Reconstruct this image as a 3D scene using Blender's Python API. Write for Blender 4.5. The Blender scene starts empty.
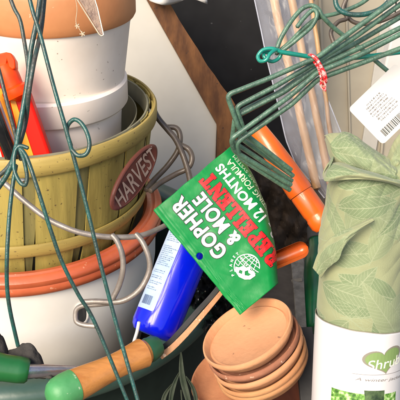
import bpy, bmesh, math, random
import numpy as np
from mathutils import Vector, Matrix, noise
random.seed(4)
S = bpy.context.scene
COL = S.collection
# ------------------------------------------------------------------ camera
H = 1.05; F = 770.0; PITCH = math.radians(29)
cs, sn = math.cos(PITCH), math.sin(PITCH)
cam = bpy.data.objects.new('camera', bpy.data.cameras.new('camera')); COL.objects.link(cam)
cam.location = (0, 0, H); cam.rotation_euler = (math.radians(90) - PITCH, 0, 0)
cam.data.sensor_width = 36; cam.data.sensor_fit = 'HORIZONTAL'; cam.data.lens = 36 * F / 400
cam.data.clip_start = 0.05; cam.data.clip_end = 60
S.camera = cam
S.render.resolution_x = S.render.resolution_y = 1024
# ------------------------------------------------------------------ light
SUN_EL, SUN_AZ = 40, -30          # azimuth measured from behind the camera towards its left
w = bpy.data.worlds.new('World'); S.world = w; w.use_nodes = True
nt = w.node_tree; bg = nt.nodes['Background']
sky = nt.nodes.new('ShaderNodeTexSky'); sky.sky_type = 'NISHITA'; sky.sun_disc = False
sky.sun_elevation = math.radians(SUN_EL); sky.dust_density = 3.0; sky.air_density = 1.0
sd = Vector((math.sin(math.radians(SUN_AZ)) * math.cos(math.radians(SUN_EL)), -math.cos(math.radians(SUN_AZ)) * math.cos(math.radians(SUN_EL)), math.sin(math.radians(SUN_EL))))
sky.sun_rotation = math.atan2(sd.x, sd.y)
nt.links.new(sky.outputs[0], bg.inputs[0]); bg.inputs[1].default_value = 0.13
sun = bpy.data.objects.new('sun', bpy.data.lights.new('sun', 'SUN')); COL.objects.link(sun)
sun.data.energy = 2.6; sun.data.angle = math.radians(30); sun.data.color = (1, .87, .70)
sun.rotation_euler = sd.to_track_quat('Z', 'Y').to_euler()
S.view_settings.view_transform = 'Standard'; S.view_settings.look = 'None'
S.view_settings.exposure = 0.86; S.view_settings.gamma = 1
try: S.cycles.max_bounces = 8; S.cycles.transparent_max_bounces = 16
except Exception: pass

# ------------------------------------------------------------------ helpers
def at(px, py, d):
    a = (px - 200) / F * d; b = (200 - py) / F * d
    return Vector((a, d * cs + b * sn, H - d * sn + b * cs))
def atY(px, py, Y):
    return at(px, py, Y / (cs + (200 - py) / F * sn))
def tag(o, label=None, cat=None, group=None, kind=None):
    if label: o['label'] = label
    if cat: o['category'] = cat
    if group: o['group'] = group
    if kind: o['kind'] = kind
    return o
def thing(name, label, cat, loc, group=None):
    o = bpy.data.objects.new(name, None); COL.objects.link(o); o.location = loc; o.empty_display_size = .02
    return tag(o, label, cat, group)
def origin(o):
    v = Vector((0, 0, 0))
    while o: v = v + Vector(o.location); o = o.parent
    return v
def build(name, verts, faces, mat, parent=None, smooth=True, base=None, mats=None):
    verts = [Vector(v) for v in verts]
    if parent is not None: og = origin(parent)
    else:
        if base is None:
            c = sum(verts, Vector()) / len(verts); base = Vector((c.x, c.y, min(v.z for v in verts)))
        og = Vector(base)
    me = bpy.data.meshes.new(name)
    me.from_pydata([tuple(v - og) for v in verts], [], faces)
    bm = bmesh.new(); bm.from_mesh(me); bmesh.ops.recalc_face_normals(bm, faces=bm.faces); bm.to_mesh(me); bm.free()
    me.materials.append(mat)
    for p in me.polygons: p.use_smooth = smooth
    if smooth: me.set_sharp_from_angle(angle=math.radians(42))
    o = bpy.data.objects.new(name, me); COL.objects.link(o)
    if parent is not None: o.parent = parent
    else: o.location = og
    return o
def catmull(pts, n=8):
    pts = [Vector(p) for p in pts]
    if len(pts) < 3: return pts
    P = [2 * pts[0] - pts[1]] + pts + [2 * pts[-1] - pts[-2]]
    out = []
    for i in range(1, len(P) - 2):
        p0, p1, p2, p3 = P[i - 1:i + 3]
        for k in range(n):
            t = k / n
            out.append(.5 * ((2 * p1) + (p2 - p0) * t + (2 * p0 - 5 * p1 + 4 * p2 - p3) * t * t + (3 * p1 - p0 - 3 * p2 + p3) * t ** 3))
    out.append(pts[-1]); return out
def fillet(pts, r=.004, n=5):
    pts = [Vector(p) for p in pts]; out = [pts[0]]
    for i in range(1, len(pts) - 1):
        a, b, c = pts[i - 1:i + 2]
        u, v = a - b, c - b; k = min(r, u.length * .45, v.length * .45)
        s, e = b + u.normalized() * k, b + v.normalized() * k
        for j in range(n + 1):
            t = j / n; out.append((1 - t) ** 2 * s + 2 * t * (1 - t) * b + t * t * e)
    out.append(pts[-1]); return out
def tubegeo(path, r, n=10, V=None, Fc=None):
    V = [] if V is None else V; Fc = [] if Fc is None else Fc
    path = [Vector(p) for p in path]; m = len(path)
    rr = r if callable(r) else (lambda t: r)
    T = [(path[min(i + 1, m - 1)] - path[max(i - 1, 0)]).normalized() for i in range(m)]
    up = Vector((0, 0, 1)) if abs(T[0].z) < .9 else Vector((1, 0, 0))
    N = (up - T[0] * up.dot(T[0])).normalized(); b0 = len(V)
    for i in range(m):
        N = (N - T[i] * N.dot(T[i])).normalized(); B = T[i].cross(N); q = rr(i / (m - 1))
        for k in range(n):
            a = 2 * math.pi * k / n
            V.append(path[i] + N * math.cos(a) * q + B * math.sin(a) * q)
    for i in range(m - 1):
        for k in range(n):
            a = b0 + i * n + k; b = b0 + i * n + (k + 1) % n
            Fc.append((a, b, b + n, a + n))
    for i, sg in ((0, -1), (m - 1, 1)):
        q = rr(i / (m - 1)); c = len(V); V.append(path[i] + T[i] * sg * q * .6)
        for k in range(n):
            a = b0 + i * n + k; b = b0 + i * n + (k + 1) % n
            Fc.append((a, b, c))
    return V, Fc
def tube(name, path, r, mat, parent=None, n=10, **k):
    V, Fc = tubegeo(path, r, n); return build(name, V, Fc, mat, parent, **k)
def frame(axis, ref=None):
    z = Vector(axis).normalized(); ref = Vector(ref or (0, -1, 0))
    x = (ref - z * ref.dot(z)).normalized(); y = z.cross(x)
    return x, y, z
def lathe(name, prof, org, axis, mat, parent=None, seg=96, wob=0, ref=None, closed=True, **k):
    """prof: closed list of (r, h) about axis from org"""
    x, y, z = frame(axis, ref); org = Vector(org); V = []; Fc = []
    m = len(prof)
    for j in range(seg):
        a = 2 * math.pi * j / seg; dr = x * math.cos(a) + y * math.sin(a)
        for (r, h) in prof:
            q = 1 + wob * noise.noise(Vector((math.cos(a) * 1.3, math.sin(a) * 1.3, h * 25)))
            V.append(org + dr * r * q + z * h)
    for j in range(seg):
        for i in range(m if closed else m - 1):
            a = j * m + i; b = j * m + (i + 1) % m; jn = (j + 1) % seg
            Fc.append((a, jn * m + i, jn * m + (i + 1) % m, b))
    o = build(name, V, Fc, mat, parent, **k)
    bm = bmesh.new(); bm.from_mesh(o.data); bmesh.ops.remove_doubles(bm, verts=bm.verts, dist=1e-6)
    bmesh.ops.dissolve_degenerate(bm, edges=bm.edges, dist=1e-7); bmesh.ops.recalc_face_normals(bm, faces=bm.faces); bm.to_mesh(o.data); bm.free()
    return o
def slab(name, poly, nrm, th, mat, parent=None, bevel=.001, smooth=False, **k):
    """polygon (3-D points on a plane) thickened by th along nrm"""
    nrm = Vector(nrm).normalized(); n = len(poly); poly = [Vector(p) for p in poly]
    V = poly + [p + nrm * th for p in poly]
    Fc = [tuple(range(n)), tuple(range(2 * n - 1, n - 1, -1))] + [(i, (i + 1) % n, n + (i + 1) % n, n + i) for i in range(n)]
    o = build(name, V, Fc, mat, parent, smooth, **k)
    if bevel:
        b = o.modifiers.new('bevel', 'BEVEL'); b.width = bevel; b.segments = 2; b.limit_method = 'ANGLE'
    return o
def grid(name, fn, nu, nv, mat, parent=None, th=0, keep=None, **k):
    V = [fn(i / nu, j / nv) for j in range(nv + 1) for i in range(nu + 1)]
    Fc = [(j * (nu + 1) + i, j * (nu + 1) + i + 1, (j + 1) * (nu + 1) + i + 1, (j + 1) * (nu + 1) + i) for j in range(nv) for i in range(nu)
          if keep is None or keep((i + .5) / nu, (j + .5) / nv)]
    o = build(name, V, Fc, mat, parent, **k)
    if th:
        m = o.modifiers.new('thickness', 'SOLIDIFY'); m.thickness = th; m.offset = 0
    return o
def lerp(a, b, t): return a + (b - a) * t
def interp(xs, ys, x):
    return float(np.interp(x, xs, ys))

# ------------------------------------------------------------------ materials
def mat(name, c1, c2=None, rough=.6, scale=20, bump=.0, bscale=None, metal=0, spots=None, spotscale=120, spotsize=.2,
        stretch=None, coat=0, spec=.5, contrast=(.35, .65), trans=0, c3=None, sss=0):
    m = bpy.data.materials.new(name); m.use_nodes = True; t = m.node_tree; N = t.nodes; L = t.links
    b = N['Principled BSDF']; b.inputs['Roughness'].default_value = rough; b.inputs['Metallic'].default_value = metal
    b.inputs['Specular IOR Level'].default_value = spec; b.inputs['Coat Weight'].default_value = coat
    b.inputs['Transmission Weight'].default_value = trans
    tc = N.new('ShaderNodeTexCoord'); mp = N.new('ShaderNodeMapping'); L.new(tc.outputs['Object'], mp.inputs[0])
    if stretch: mp.inputs['Scale'].default_value = stretch
    col = None
    if c2 is None: c2 = tuple(x * .85 for x in c1)
    n1 = N.new('ShaderNodeTexNoise'); n1.inputs['Scale'].default_value = scale; n1.inputs['Detail'].default_value = 6; n1.inputs['Roughness'].default_value = .6
    L.new(mp.outputs[0], n1.inputs['Vector'])
    r1 = N.new('ShaderNodeValToRGB'); r1.color_ramp.elements[0].position = contrast[0]; r1.color_ramp.elements[1].position = contrast[1]
    r1.color_ramp.elements[0].color = (*c1, 1); r1.color_ramp.elements[1].color = (*c2, 1)
    if c3:
        e = r1.color_ramp.elements.new((contrast[0] + contrast[1]) / 2); e.color = (*c3, 1)
    L.new(n1.outputs['Fac'], r1.inputs[0]); col = r1.outputs[0]
    if spots:
        v = N.new('ShaderNodeTexNoise'); v.inputs['Scale'].default_value = spotscale; v.inputs['Detail'].default_value = 2
        L.new(tc.outputs['Object'], v.inputs['Vector'])
        r2 = N.new('ShaderNodeValToRGB'); p = 1 - spotsize; r2.color_ramp.elements[0].position = p * .85; r2.color_ramp.elements[1].position = min(1, p * .85 + .06)
        L.new(v.outputs['Fac'], r2.inputs[0])
        mx = N.new('ShaderNodeMixRGB'); mx.inputs[2].default_value = (*spots, 1); L.new(r2.outputs[0], mx.inputs[0]); L.new(col, mx.inputs[1]); col = mx.outputs[0]
    L.new(col, b.inputs['Base Color'])
    # roughness break-up
    rr = N.new('ShaderNodeMapRange'); rr.inputs['To Min'].default_value = max(0.03, rough - .1); rr.inputs['To Max'].default_value = min(1, rough + .1)
    L.new(n1.outputs['Fac'], rr.inputs['Value']); L.new(rr.outputs[0], b.inputs['Roughness'])
    if bump:
        n2 = N.new('ShaderNodeTexNoise'); n2.inputs['Scale'].default_value = bscale or scale * 4; n2.inputs['Detail'].default_value = 5
        L.new(mp.outputs[0], n2.inputs['Vector'])
        bp = N.new('ShaderNodeBump'); bp.inputs['Strength'].default_value = bump; bp.inputs['Distance'].default_value = .002
        L.new(n2.outputs['Fac'], bp.inputs['Height']); L.new(bp.outputs[0], b.inputs['Normal'])
    return m
M = {}
M['terra_band'] = mat('terracotta_paint', (.50, .21, .08), (.44, .17, .06), .6, 14, .15, 90, spots=(.62, .42, .28), spotscale=160, spotsize=.14)
M['pot_white'] = mat('lime_white_clay', (.86, .78, .69), (.74, .64, .54), .7, 6, .07, 60, spots=(.34, .27, .21), spotscale=150, spotsize=.16)
M['plast_white'] = mat('white_plastic', (.86, .77, .69), (.79, .69, .61), .45, 8, .05, 60, spots=(.40, .34, .29), spotscale=110, spotsize=.13)
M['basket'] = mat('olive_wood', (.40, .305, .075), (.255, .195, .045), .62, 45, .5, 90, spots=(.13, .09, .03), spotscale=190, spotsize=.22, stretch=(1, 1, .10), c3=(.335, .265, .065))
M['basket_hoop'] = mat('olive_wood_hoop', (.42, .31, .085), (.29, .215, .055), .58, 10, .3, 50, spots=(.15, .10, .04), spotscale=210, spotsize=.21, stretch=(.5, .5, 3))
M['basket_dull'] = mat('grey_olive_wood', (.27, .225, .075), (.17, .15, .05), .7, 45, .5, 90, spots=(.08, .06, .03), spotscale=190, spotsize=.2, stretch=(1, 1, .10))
M['basket_in'] = mat('basket_inner', (.22, .21, .14), (.13, .125, .085), .8, 14, .3, 60, stretch=(1, 1, .3))
M['harvest'] = mat('brown_red_paint', (.125, .03, .016), (.08, .02, .012), .55, 30, .3, 120)
M['letter_pale'] = mat('pale_lettering', (.42, .31, .24), (.28, .19, .14), .7, 60)
M['big_rim'] = mat('terracotta_glaze', (.50, .115, .045), (.40, .08, .03), .42, 16, .25, 70, spots=(.62, .32, .20), spotscale=90, spotsize=.17, coat=.2)
M['bucket'] = mat('white_enamel', (.80, .78, .74), (.72, .68, .62), .4, 6, .05, 40, spots=(.50, .40, .30), spotscale=60, spotsize=.12)
M['metal_gray'] = mat('galvanised_wire', (.30, .265, .235), (.19, .165, .145), .4, 40, .2, 200, metal=.35, spots=(.2, .15, .12), spotsize=.18)
M['metal_brown'] = mat('dark_coated_wire', (.07, .054, .042), (.11, .085, .065), .45, 50, .2, 200, coat=.2)
M['teal_wire'] = mat('teal_coated_wire', (.013, .080, .070), (.022, .048, .042), .38, 60, .5, 260, coat=.2, spots=(.07, .10, .09), spotscale=260, spotsize=.16, contrast=(.42, .58))
M['dark_wire'] = mat('dark_green_wire', (.028, .06, .055), (.055, .045, .038), .42, 60, .5, 260, coat=.1, spots=(.09, .07, .055), spotscale=230, spotsize=.2)
M['teal_tie'] = mat('teal_plastic_wire', (.004, .24, .18), (.008, .17, .13), .28, 50, .1, 150, coat=.4)
M['staple'] = mat('grey_green_steel', (.075, .155, .105), (.045, .095, .068), .4, 70, .5, 260, coat=.15, spots=(.16, .21, .17), spotscale=260, spotsize=.17, contrast=(.4, .6))
M['red_tie'] = mat('red_twist', (.60, .008, .012), (.70, .38, .36), .4, 260, .3, 400, contrast=(.5, .56))
M['green_bag'] = mat('green_film', (.003, .20, .042), (.002, .17, .035), .40, 25, .18, 110, spec=.3)
M['white_ink'] = mat('white_ink', (.85, .85, .82), (.78, .78, .75), .45, 60)
M['black_ink'] = mat('black_ink', (.015, .02, .015), None, .5, 60)
M['red_ink'] = mat('red_ink', (.78, .010, .012), (.70, .009, .010), .4, 60)
M['pale_ink'] = mat('pale_green_ink', (.55, .68, .45), (.45, .6, .38), .5, 60)
M['blue_bottle'] = mat('cobalt_plastic', (.001, .010, .66), (.001, .007, .52), .18, 18, .04, 30, coat=.15, spec=.4)
M['bottle_label'] = mat('pale_blue_label', (.52, .62, .74), (.36, .52, .72), .45, 12)
M['text_blue'] = mat('blue_grey_ink', (.10, .16, .32), None, .6, 40)
M['saucer_a'] = mat('fired_clay', (.57, .285, .14), (.50, .235, .11), .82, 20, .3, 160, contrast=(.3, .7), spots=(.24, .11, .06), spotscale=120, spotsize=.17)
M['saucer_b'] = mat('fired_clay_pink', (.34, .145, .08), (.28, .11, .06), .85, 22, .4, 160, spots=(.55, .35, .25), spotscale=140, spotsize=.2)
M['saucer_c'] = mat('fired_clay_yellow', (.50, .26, .11), (.42, .19, .08), .8, 18, .35, 160)
M['saucer_d'] = mat('fired_clay_orange', (.50, .22, .10), (.42, .17, .075), .8, 18, .35, 160)
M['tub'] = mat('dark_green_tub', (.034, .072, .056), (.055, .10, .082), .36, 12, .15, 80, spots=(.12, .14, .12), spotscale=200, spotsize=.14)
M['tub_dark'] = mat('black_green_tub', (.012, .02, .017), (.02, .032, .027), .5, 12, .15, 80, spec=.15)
M['wood_handle'] = mat('varnished_ash', (.56, .235, .06), (.43, .165, .038), .4, 26, .25, 60, c3=(.50, .21, .055), contrast=(.40, .62), stretch=(.35, 3, 4), coat=.35, spots=(.33, .15, .05), spotscale=70, spotsize=.15)
M['green_paint'] = mat('green_paint', (.05, .24, .075), (.09, .30, .12), .5, 22, .4, 70, spots=(.30, .42, .26), spotscale=120, spotsize=.2)
M['dark_green_paint'] = mat('dark_green_paint', (.012, .07, .035), (.02, .10, .05), .45, 30, .2)
M['rust_blade'] = mat('rusty_steel', (.50, .26, .12), (.36, .17, .08), .6, 40, .5, 200, spots=(.66, .46, .30), spotscale=160, spotsize=.25)
M['green_grip'] = mat('green_plastic_grip', (.012, .12, .03), (.008, .085, .02), .38, 12, .15, 60, coat=.2)
M['chrome'] = mat('worn_steel', (.62, .60, .64), (.42, .40, .50), .25, 22, .1, 80, metal=.85, stretch=(1, 6, 6))
M['glove'] = mat('dark_grey_cloth', (.035, .032, .03), (.06, .055, .05), .9, 30, .8, 260, spec=.15)
M['red_bottle'] = mat('scarlet_plastic', (.80, .010, .002), (.74, .008, .002), .4, 10, .05, 30, spec=.2)
M['orange_cap'] = mat('orange_red_plastic', (.88, .075, .004), (.80, .035, .003), .35, 30, .05, 30, spec=.3)
M['yellow_print'] = mat('yellow_print', (.85, .36, .015), (.80, .30, .01), .4, 20)
M['orange'] = mat('orange_plastic', (.72, .125, .008), (.64, .10, .007), .34, 12, .06, 40, coat=.3, spots=(.6, .10, .02), spotscale=60, spotsize=.1)
M['orange_deep'] = mat('deep_orange_plastic', (.55, .11, .015), (.42, .075, .012), .35, 30, .1, 60, coat=.3)  # deeper mottled orange for the channel shaped handle end
M['panel'] = mat('grey_white_board', (.60, .58, .53), (.52, .50, .45), .55, 5, .12, 20, spots=(.55, .54, .5), spotscale=70, spotsize=.14)
M['wood_edge'] = mat('brown_stained_wood', (.21, .09, .032), (.09, .036, .015), .6, 16, .4, 60, stretch=(3, 3, 1), spots=(.06, .03, .02), spotscale=80, spotsize=.2)
M['black_film'] = mat('black_film', (.008, .008, .009), (.013, .013, .014), .62, 10, .25, 30, spots=(.07, .07, .07), spotscale=90, spotsize=.12, spec=.15)
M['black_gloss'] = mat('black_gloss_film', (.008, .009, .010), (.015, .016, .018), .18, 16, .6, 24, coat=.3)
M['brown_dark'] = mat('dark_brown_sack', (.014, .011, .009), (.035, .024, .017), .75, 22, .8, 60, spots=(.14, .10, .07), spotscale=120, spotsize=.17, spec=.15)
M['siding'] = mat('beige_siding', (.40, .36, .28), (.35, .31, .24), .6, 7, .2, 30)
M['siding_light'] = mat('pale_batten', (.50, .48, .43), (.44, .42, .38), .6, 7, .1, 30)
M['bamboo'] = mat('bamboo', (.44, .27, .12), (.30, .165, .065), .5, 40, .4, 90, stretch=(1, 1, .12), spots=(.16, .08, .04), spotscale=70, spotsize=.15)
M['card'] = mat('white_card', (.57, .56, .545), (.52, .51, .495), .55, 12, .04, 40)
M['ink'] = mat('grey_ink', (.05, .045, .045), None, .6, 40)
M['emerald'] = mat('emerald_plastic', (.002, .09, .028), (.001, .035, .012), .3, 16, .1, 40, coat=.3)
M['slat'] = mat('weathered_grey_wood', (.16, .15, .135), (.09, .085, .075), .8, 18, .5, 80, stretch=(4, 4, .7), spec=.15)
M['slat_dark'] = mat('charcoal_slat', (.03, .03, .032), (.05, .05, .05), .7, 18, .4, 80, spec=.15)
M['leaf_dry'] = mat('grey_green_leaf', (.025, .035, .022), (.05, .06, .042), .6, 40, .3, 120, spec=.15)
M['soil'] = mat('dark_soil', (.028, .021, .015), (.065, .046, .03), .95, 30, 1., 90, spots=(.16, .11, .07), spotscale=110, spotsize=.2, spec=.15)
M['ground'] = mat('dark_ground', (.05, .042, .034), (.09, .075, .06), .9, 12, .8, 60, spec=.15)
M['blade_body'] = mat('tarnished_bronze', (.10, .06, .045), (.20, .14, .10), .5, 60, .6, 160, metal=.3, spots=(.07, .05, .04), spotscale=160, spotsize=.25)
M['blade_edge'] = mat('pale_brass_edge', (.60, .50, .36), None, .35, 60, .1, metal=.4)
M['string'] = mat('dry_fibre', (.50, .40, .28), (.42, .32, .22), .9, 60)
M['label_white'] = mat('white_sleeve', (.60, .585, .58), (.555, .54, .535), .42, 9, .06, 30)
M['heart_edge'] = mat('brown_grey_ink', (.24, .22, .17), None, .5, 40)
M['heart'] = mat('olive_heart_ink', (.20, .30, .10), (.17, .26, .085), .5, 20)
M['cream_ink'] = mat('cream_ink', (.82, .84, .68), None, .5, 40)
M['script_ink'] = mat('script_ink', (.20, .18, .17), None, .5, 40)
M['photo_print'] = mat('printed_foliage', (.03, .10, .015), (.55, .68, .35), .45, 200, 0, c3=(.14, .32, .05), contrast=(.38, .66))
M['photo_dark'] = mat('printed_shade', (.02, .04, .02), (.10, .16, .06), .45, 120, 0)

def film(name, col, alpha, rough=.25):
    m = bpy.data.materials.new(name); m.use_nodes = True; t = m.node_tree; N = t.nodes; L = t.links
    b = N['Principled BSDF']; b.inputs['Base Color'].default_value = (*col, 1); b.inputs['Roughness'].default_value = rough
    tc = N.new('ShaderNodeTexCoord'); n = N.new('ShaderNodeTexNoise'); n.inputs['Scale'].default_value = 22; n.inputs['Detail'].default_value = 5
    L.new(tc.outputs['Object'], n.inputs['Vector'])
    mr = N.new('ShaderNodeMapRange'); mr.inputs['To Min'].default_value = alpha * .55; mr.inputs['To Max'].default_value = min(1, alpha * 1.45)
    L.new(n.outputs['Fac'], mr.inputs['Value']); L.new(mr.outputs[0], b.inputs['Alpha'])
    bp = N.new('ShaderNodeBump'); bp.inputs['Strength'].default_value = .08; bp.inputs['Distance'].default_value = .002
    L.new(n.outputs['Fac'], bp.inputs['Height']); L.new(bp.outputs[0], b.inputs['Normal'])
    return m
M['film'] = film('milky_film', (.56, .58, .66), .15, .16)
M['film_edge'] = film('milky_film_fold', (.60, .63, .74), .32)

# text -------------------------------------------------------------
def glyph_bm(kind, body, size=1, off=0, shear=0, spacing=1):
    cu = bpy.data.curves.new('tmp', 'FONT' if kind == 'text' else 'CURVE')
    if kind == 'text':
        cu.body = body; cu.size = size; cu.shear = shear; cu.space_character = spacing
    else:
        for poly in body:
            sp = cu.splines.new('POLY'); sp.points.add(len(poly) - 1)
            for p, q in zip(sp.points, poly): p.co = (q[0], q[1], 0, 1)
            sp.use_cyclic_u = True
    cu.dimensions = '2D'; cu.fill_mode = 'BOTH'; cu.offset = off
    if kind != 'text': cu.fill_mode = 'BOTH'
    o = bpy.data.objects.new('tmp', cu); COL.objects.link(o)
    dg = bpy.context.evaluated_depsgraph_get(); dg.update()
    me = bpy.data.meshes.new_from_object(o.evaluated_get(dg))
    bm = bmesh.new(); bm.from_mesh(me); bmesh.ops.remove_doubles(bm, verts=bm.verts, dist=1e-6)
    bpy.data.objects.remove(o); bpy.data.curves.remove(cu); bpy.data.meshes.remove(me)
    return bm
def place_bm(name, bm, fn, mt, parent, fit=None, cut=None):
    """fit = (x0, y0, x1, y1): the glyph box is scaled onto this box of the surface's own coordinates, fn maps them to space"""
    xs = [v.co.x for v in bm.verts]; ys = [v.co.y for v in bm.verts]
    if fit:
        bx = fit['src'] if 'src' in fit else (min(xs), min(ys), max(xs), max(ys))
        x0, y0, x1, y1 = fit['box']
        for v in bm.verts:
            v.co.x = x0 + (v.co.x - bx[0]) / (bx[2] - bx[0]) * (x1 - x0); v.co.y = y0 + (v.co.y - bx[1]) / (bx[3] - bx[1]) * (y1 - y0)
    if cut:
        for ax in (0, 1):
            vals = [v.co[ax] for v in bm.verts]; a, b = min(vals), max(vals); n = int((b - a) / cut)
            for k in range(1, n + 1):
                co = Vector(); co[ax] = a + k * cut; no = Vector(); no[ax] = 1
                bmesh.ops.bisect_plane(bm, geom=bm.verts[:] + bm.edges[:] + bm.faces[:], plane_co=co, plane_no=no)
    V = [fn(v.co.x, v.co.y) for v in bm.verts]; bm.verts.index_update()
    Fc = [tuple(v.index for v in f.verts) for f in bm.faces]; bm.free()
    return build(name, V, Fc, mt, parent, smooth=False)
def src_box(bm):
    xs = [v.co.x for v in bm.verts]; ys = [v.co.y for v in bm.verts]; return (min(xs), min(ys), max(xs), max(ys))

# ------------------------------------------------------------------ setting
g = build('ground', [(-4, -1, 0), (4, -1, 0), (4, 6, 0), (-4, 6, 0)], [(0, 1, 2, 3)], M['ground'], smooth=False, base=(0, 0, 0)); tag(g, kind='structure')
# siding wall far behind
wl = thing('siding_wall', 'beige board siding wall with pale battens behind the wires and the hanging card', 'wall', (0, 2.02, 0))
slab('wall_board', [(-1.6, 2.02, 0), (1.6, 2.02, 0), (1.6, 2.02, 1.9), (-1.6, 2.02, 1.9)], (0, 1, 0), .02, M['siding'], wl, bevel=0)
for pa, pb, wpx in (((322, 40), (330, 200), 1.6), ((348, 60), (352, 200), 1.2), ((372, 130), (362, 190), 9), ((384, 128), (378, 190), 1.5)):
    a = atY(*pa, 2.008); b = atY(*pb, 2.008); hw = wpx / F * 1.9
    tilt = (a - b).normalized()
    s_, e_ = b - tilt * .3, a + tilt * .5
    o = slab('batten', [s_ + Vector((-hw, 0, 0)), s_ + Vector((hw, 0, 0)), e_ + Vector((hw, 0, 0)), e_ + Vector((-hw, 0, 0))], (0, 1, 0), .012, M['siding_light'] if wpx > 3 else M['siding'], wl, bevel=.002)
# leaning panel
def ypoly(pts, Y): return [atY(x, y, Y) for x, y in pts]
pn = thing('leaning_board', 'off-white board with a brown wooden edge leaning behind the green basket', 'board', (atY(170, 300, 1.5).x, 1.5, 0))
pl = ypoly([(60, -60), (110, -60), (145, -3), (217, 125), (214, 210)], 1.48)
bot = [Vector((pl[-1].x, 1.48, .004)), Vector((pl[0].x, 1.48, .004))]
slab('panel_face', pl + bot, (0, 1, 0), .02, M['panel'], pn, bevel=.002)
def wood_strip():
    inner = [(109, -62), (145, -3), (181, 61), (217, 125), (214, 210)]; outer = [(130, -62), (165, -3), (203, 58), (236, 106), (241, 212)]
    V = []; Fc = []
    n = 40
    ti = np.linspace(0, 4, n)
    for Y in (1.472, 1.497):
        for t in ti:
            i = min(3, int(t)); f = t - i
            for arr, sg in ((inner, 0), (outer, 1)):
                x = lerp(arr[i][0], arr[i + 1][0], f); y = lerp(arr[i][1], arr[i + 1][1], f)
                x += sg * 1.8 * noise.noise(Vector((t * 3, Y * 0, 2)))
                if not sg: x += .3
                V.append(atY(x, y, Y))
    for k in range(n - 1):
        a = 2 * k; Fc += [(a, a + 1, a + 3, a + 2), (2 * n + a, 2 * n + a + 2, 2 * n + a + 3, 2 * n + a + 1), (a, a + 2, 2 * n + a + 2, 2 * n + a), (a + 1, 2 * n + a + 1, 2 * n + a + 3, a + 3)]
    Fc += [(0, 2 * n, 2 * n + 1, 1), (2 * n - 2, 2 * n - 1, 4 * n - 1, 4 * n - 2)]
    return V, Fc
V, Fc = wood_strip()
# long boards down to the ground
build('wood_edge', V, Fc, M['wood_edge'], pn, smooth=False)
b0 = atY(214, 210, 1.474); b1 = atY(241, 212, 1.474)
slab('wood_post', [b0, b1, Vector((b1.x, 1.474, .003)), Vector((b0.x, 1.474, .003))], (0, 1, 0), .02, M['wood_edge'], pn)
# black bag behind
def lumpy(x0, y0, x1, y1, Y, amp, sc, seed, edge=.06):
    A = atY(x0, y0, Y); B = atY(x1, y1, Y)
    def fn(u, v):
        x = lerp(A.x, B.x, u); z = lerp(A.z, B.z, v)
        e = min(u, 1 - u, v, 1 - v); rnd = math.sqrt(max(0, 1 - (1 - min(1, e / .3)) ** 2))
        n = noise.fractal(Vector((x * sc + seed, z * sc, seed)), .9, 2, 4)
        wr = abs(noise.noise(Vector((x * sc * 1.6 + z * sc * 1.1, z * sc * .5, seed + 5))))
        return Vector((x + .01 * noise.noise(Vector((z * 9, 0, seed))), Y + edge - edge * 1.6 * rnd + amp * n + amp * wr, z))
    return fn
o = grid('black_sack', lumpy(120, -70, 292, 330, 1.74, .007, 4, 3), 90, 110, M['black_film'], th=.004); tag(o, 'matt black plastic sack standing behind the board and left of the clear sleeve', 'sack')
def sackfn(u, v):
    x = lerp(232, 346, u); yt = interp([232, 285, 302, 346], [142, 152, 196, 222], x) + 3 * noise.noise(Vector((u * 7, 0, 3)))
    y = lerp(yt, 425, v); n = noise.fractal(Vector((x * .05, y * .05, 4)), .9, 2, 4); c = abs(noise.noise(Vector((x * .06 + y * .02, y * .03, 9))))
    return atY(x, y, 1.62 + .03 * (1 - min(1, v * 8)) ** 2 + .022 * n - .03 * c)
o = grid('brown_sack', sackfn, 70, 110, M['brown_dark'], th=.004); tag(o, 'dark brown crumpled sack in shadow behind the orange handles', 'sack')
o = grid('white_cloth', lambda u, v: atY(lerp(150, 207, u), lerp(-26, 1 + 3.2 * math.sin(u * 6.5) + 2 * u, v), 1.45 + .015 * math.sin(u * 9 + v * 3)), 24, 10, M['card'], th=.004); tag(o, 'sliver of white cloth at the very top above the black sack', 'cloth')

# ------------------------------------------------------------------ tub and nested pots
FL = .0
AX = Vector((-.284, 1.08, 0))
def stackobj(name, prof, X, mt, parent, Y=1.08, seg=128, wob=.0):   # prof z relative to camera height
    return lathe(name, [(r, z + H) for r, z in prof], (X, Y, 0), (0, 0, 1), mt, parent, seg=seg, wob=wob)
tb = thing('garden_tub', 'large dark green tub holding the pots and hand tools', 'tub', (-.284, 1.08, .02))
def rimprof(R, z, w, h, t): # rolled rim + wall down
    return [(R - w, z - .004), (R - w + .003, z), (R - .003, z), (R, z - .003), (R, z - h), (R - .004, z - h - .002)]
stackobj('rim', [(.296, -.716), (.297, -.707), (.302, -.701), (.312, -.699), (.324, -.700), (.333, -.705), (.338, -.713), (.3385, -.722), (.336, -.731), (.330, -.738), (.320, -.742), (.310, -.740), (.302, -.734), (.298, -.726)], -.284, M['tub'], tb, wob=.006)
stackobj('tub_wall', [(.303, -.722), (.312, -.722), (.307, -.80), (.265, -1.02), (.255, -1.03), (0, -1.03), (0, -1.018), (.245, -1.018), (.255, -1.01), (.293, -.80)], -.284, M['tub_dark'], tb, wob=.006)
def soilfn(u, v):
    r = v * .272; a = u * 2 * math.pi; x, y = math.cos(a) * r, math.sin(a) * r
    return Vector((-.284 + x, 1.08 + y, H - .875 + .02 * noise.fractal(Vector((x * 20, y * 20, 1)), 1, 2, 4)))
o = grid('potting_soil', soilfn, 120, 30, M['soil'], base=(-.284, 1.08, H - .89)); tag(o, kind='stuff')
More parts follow.
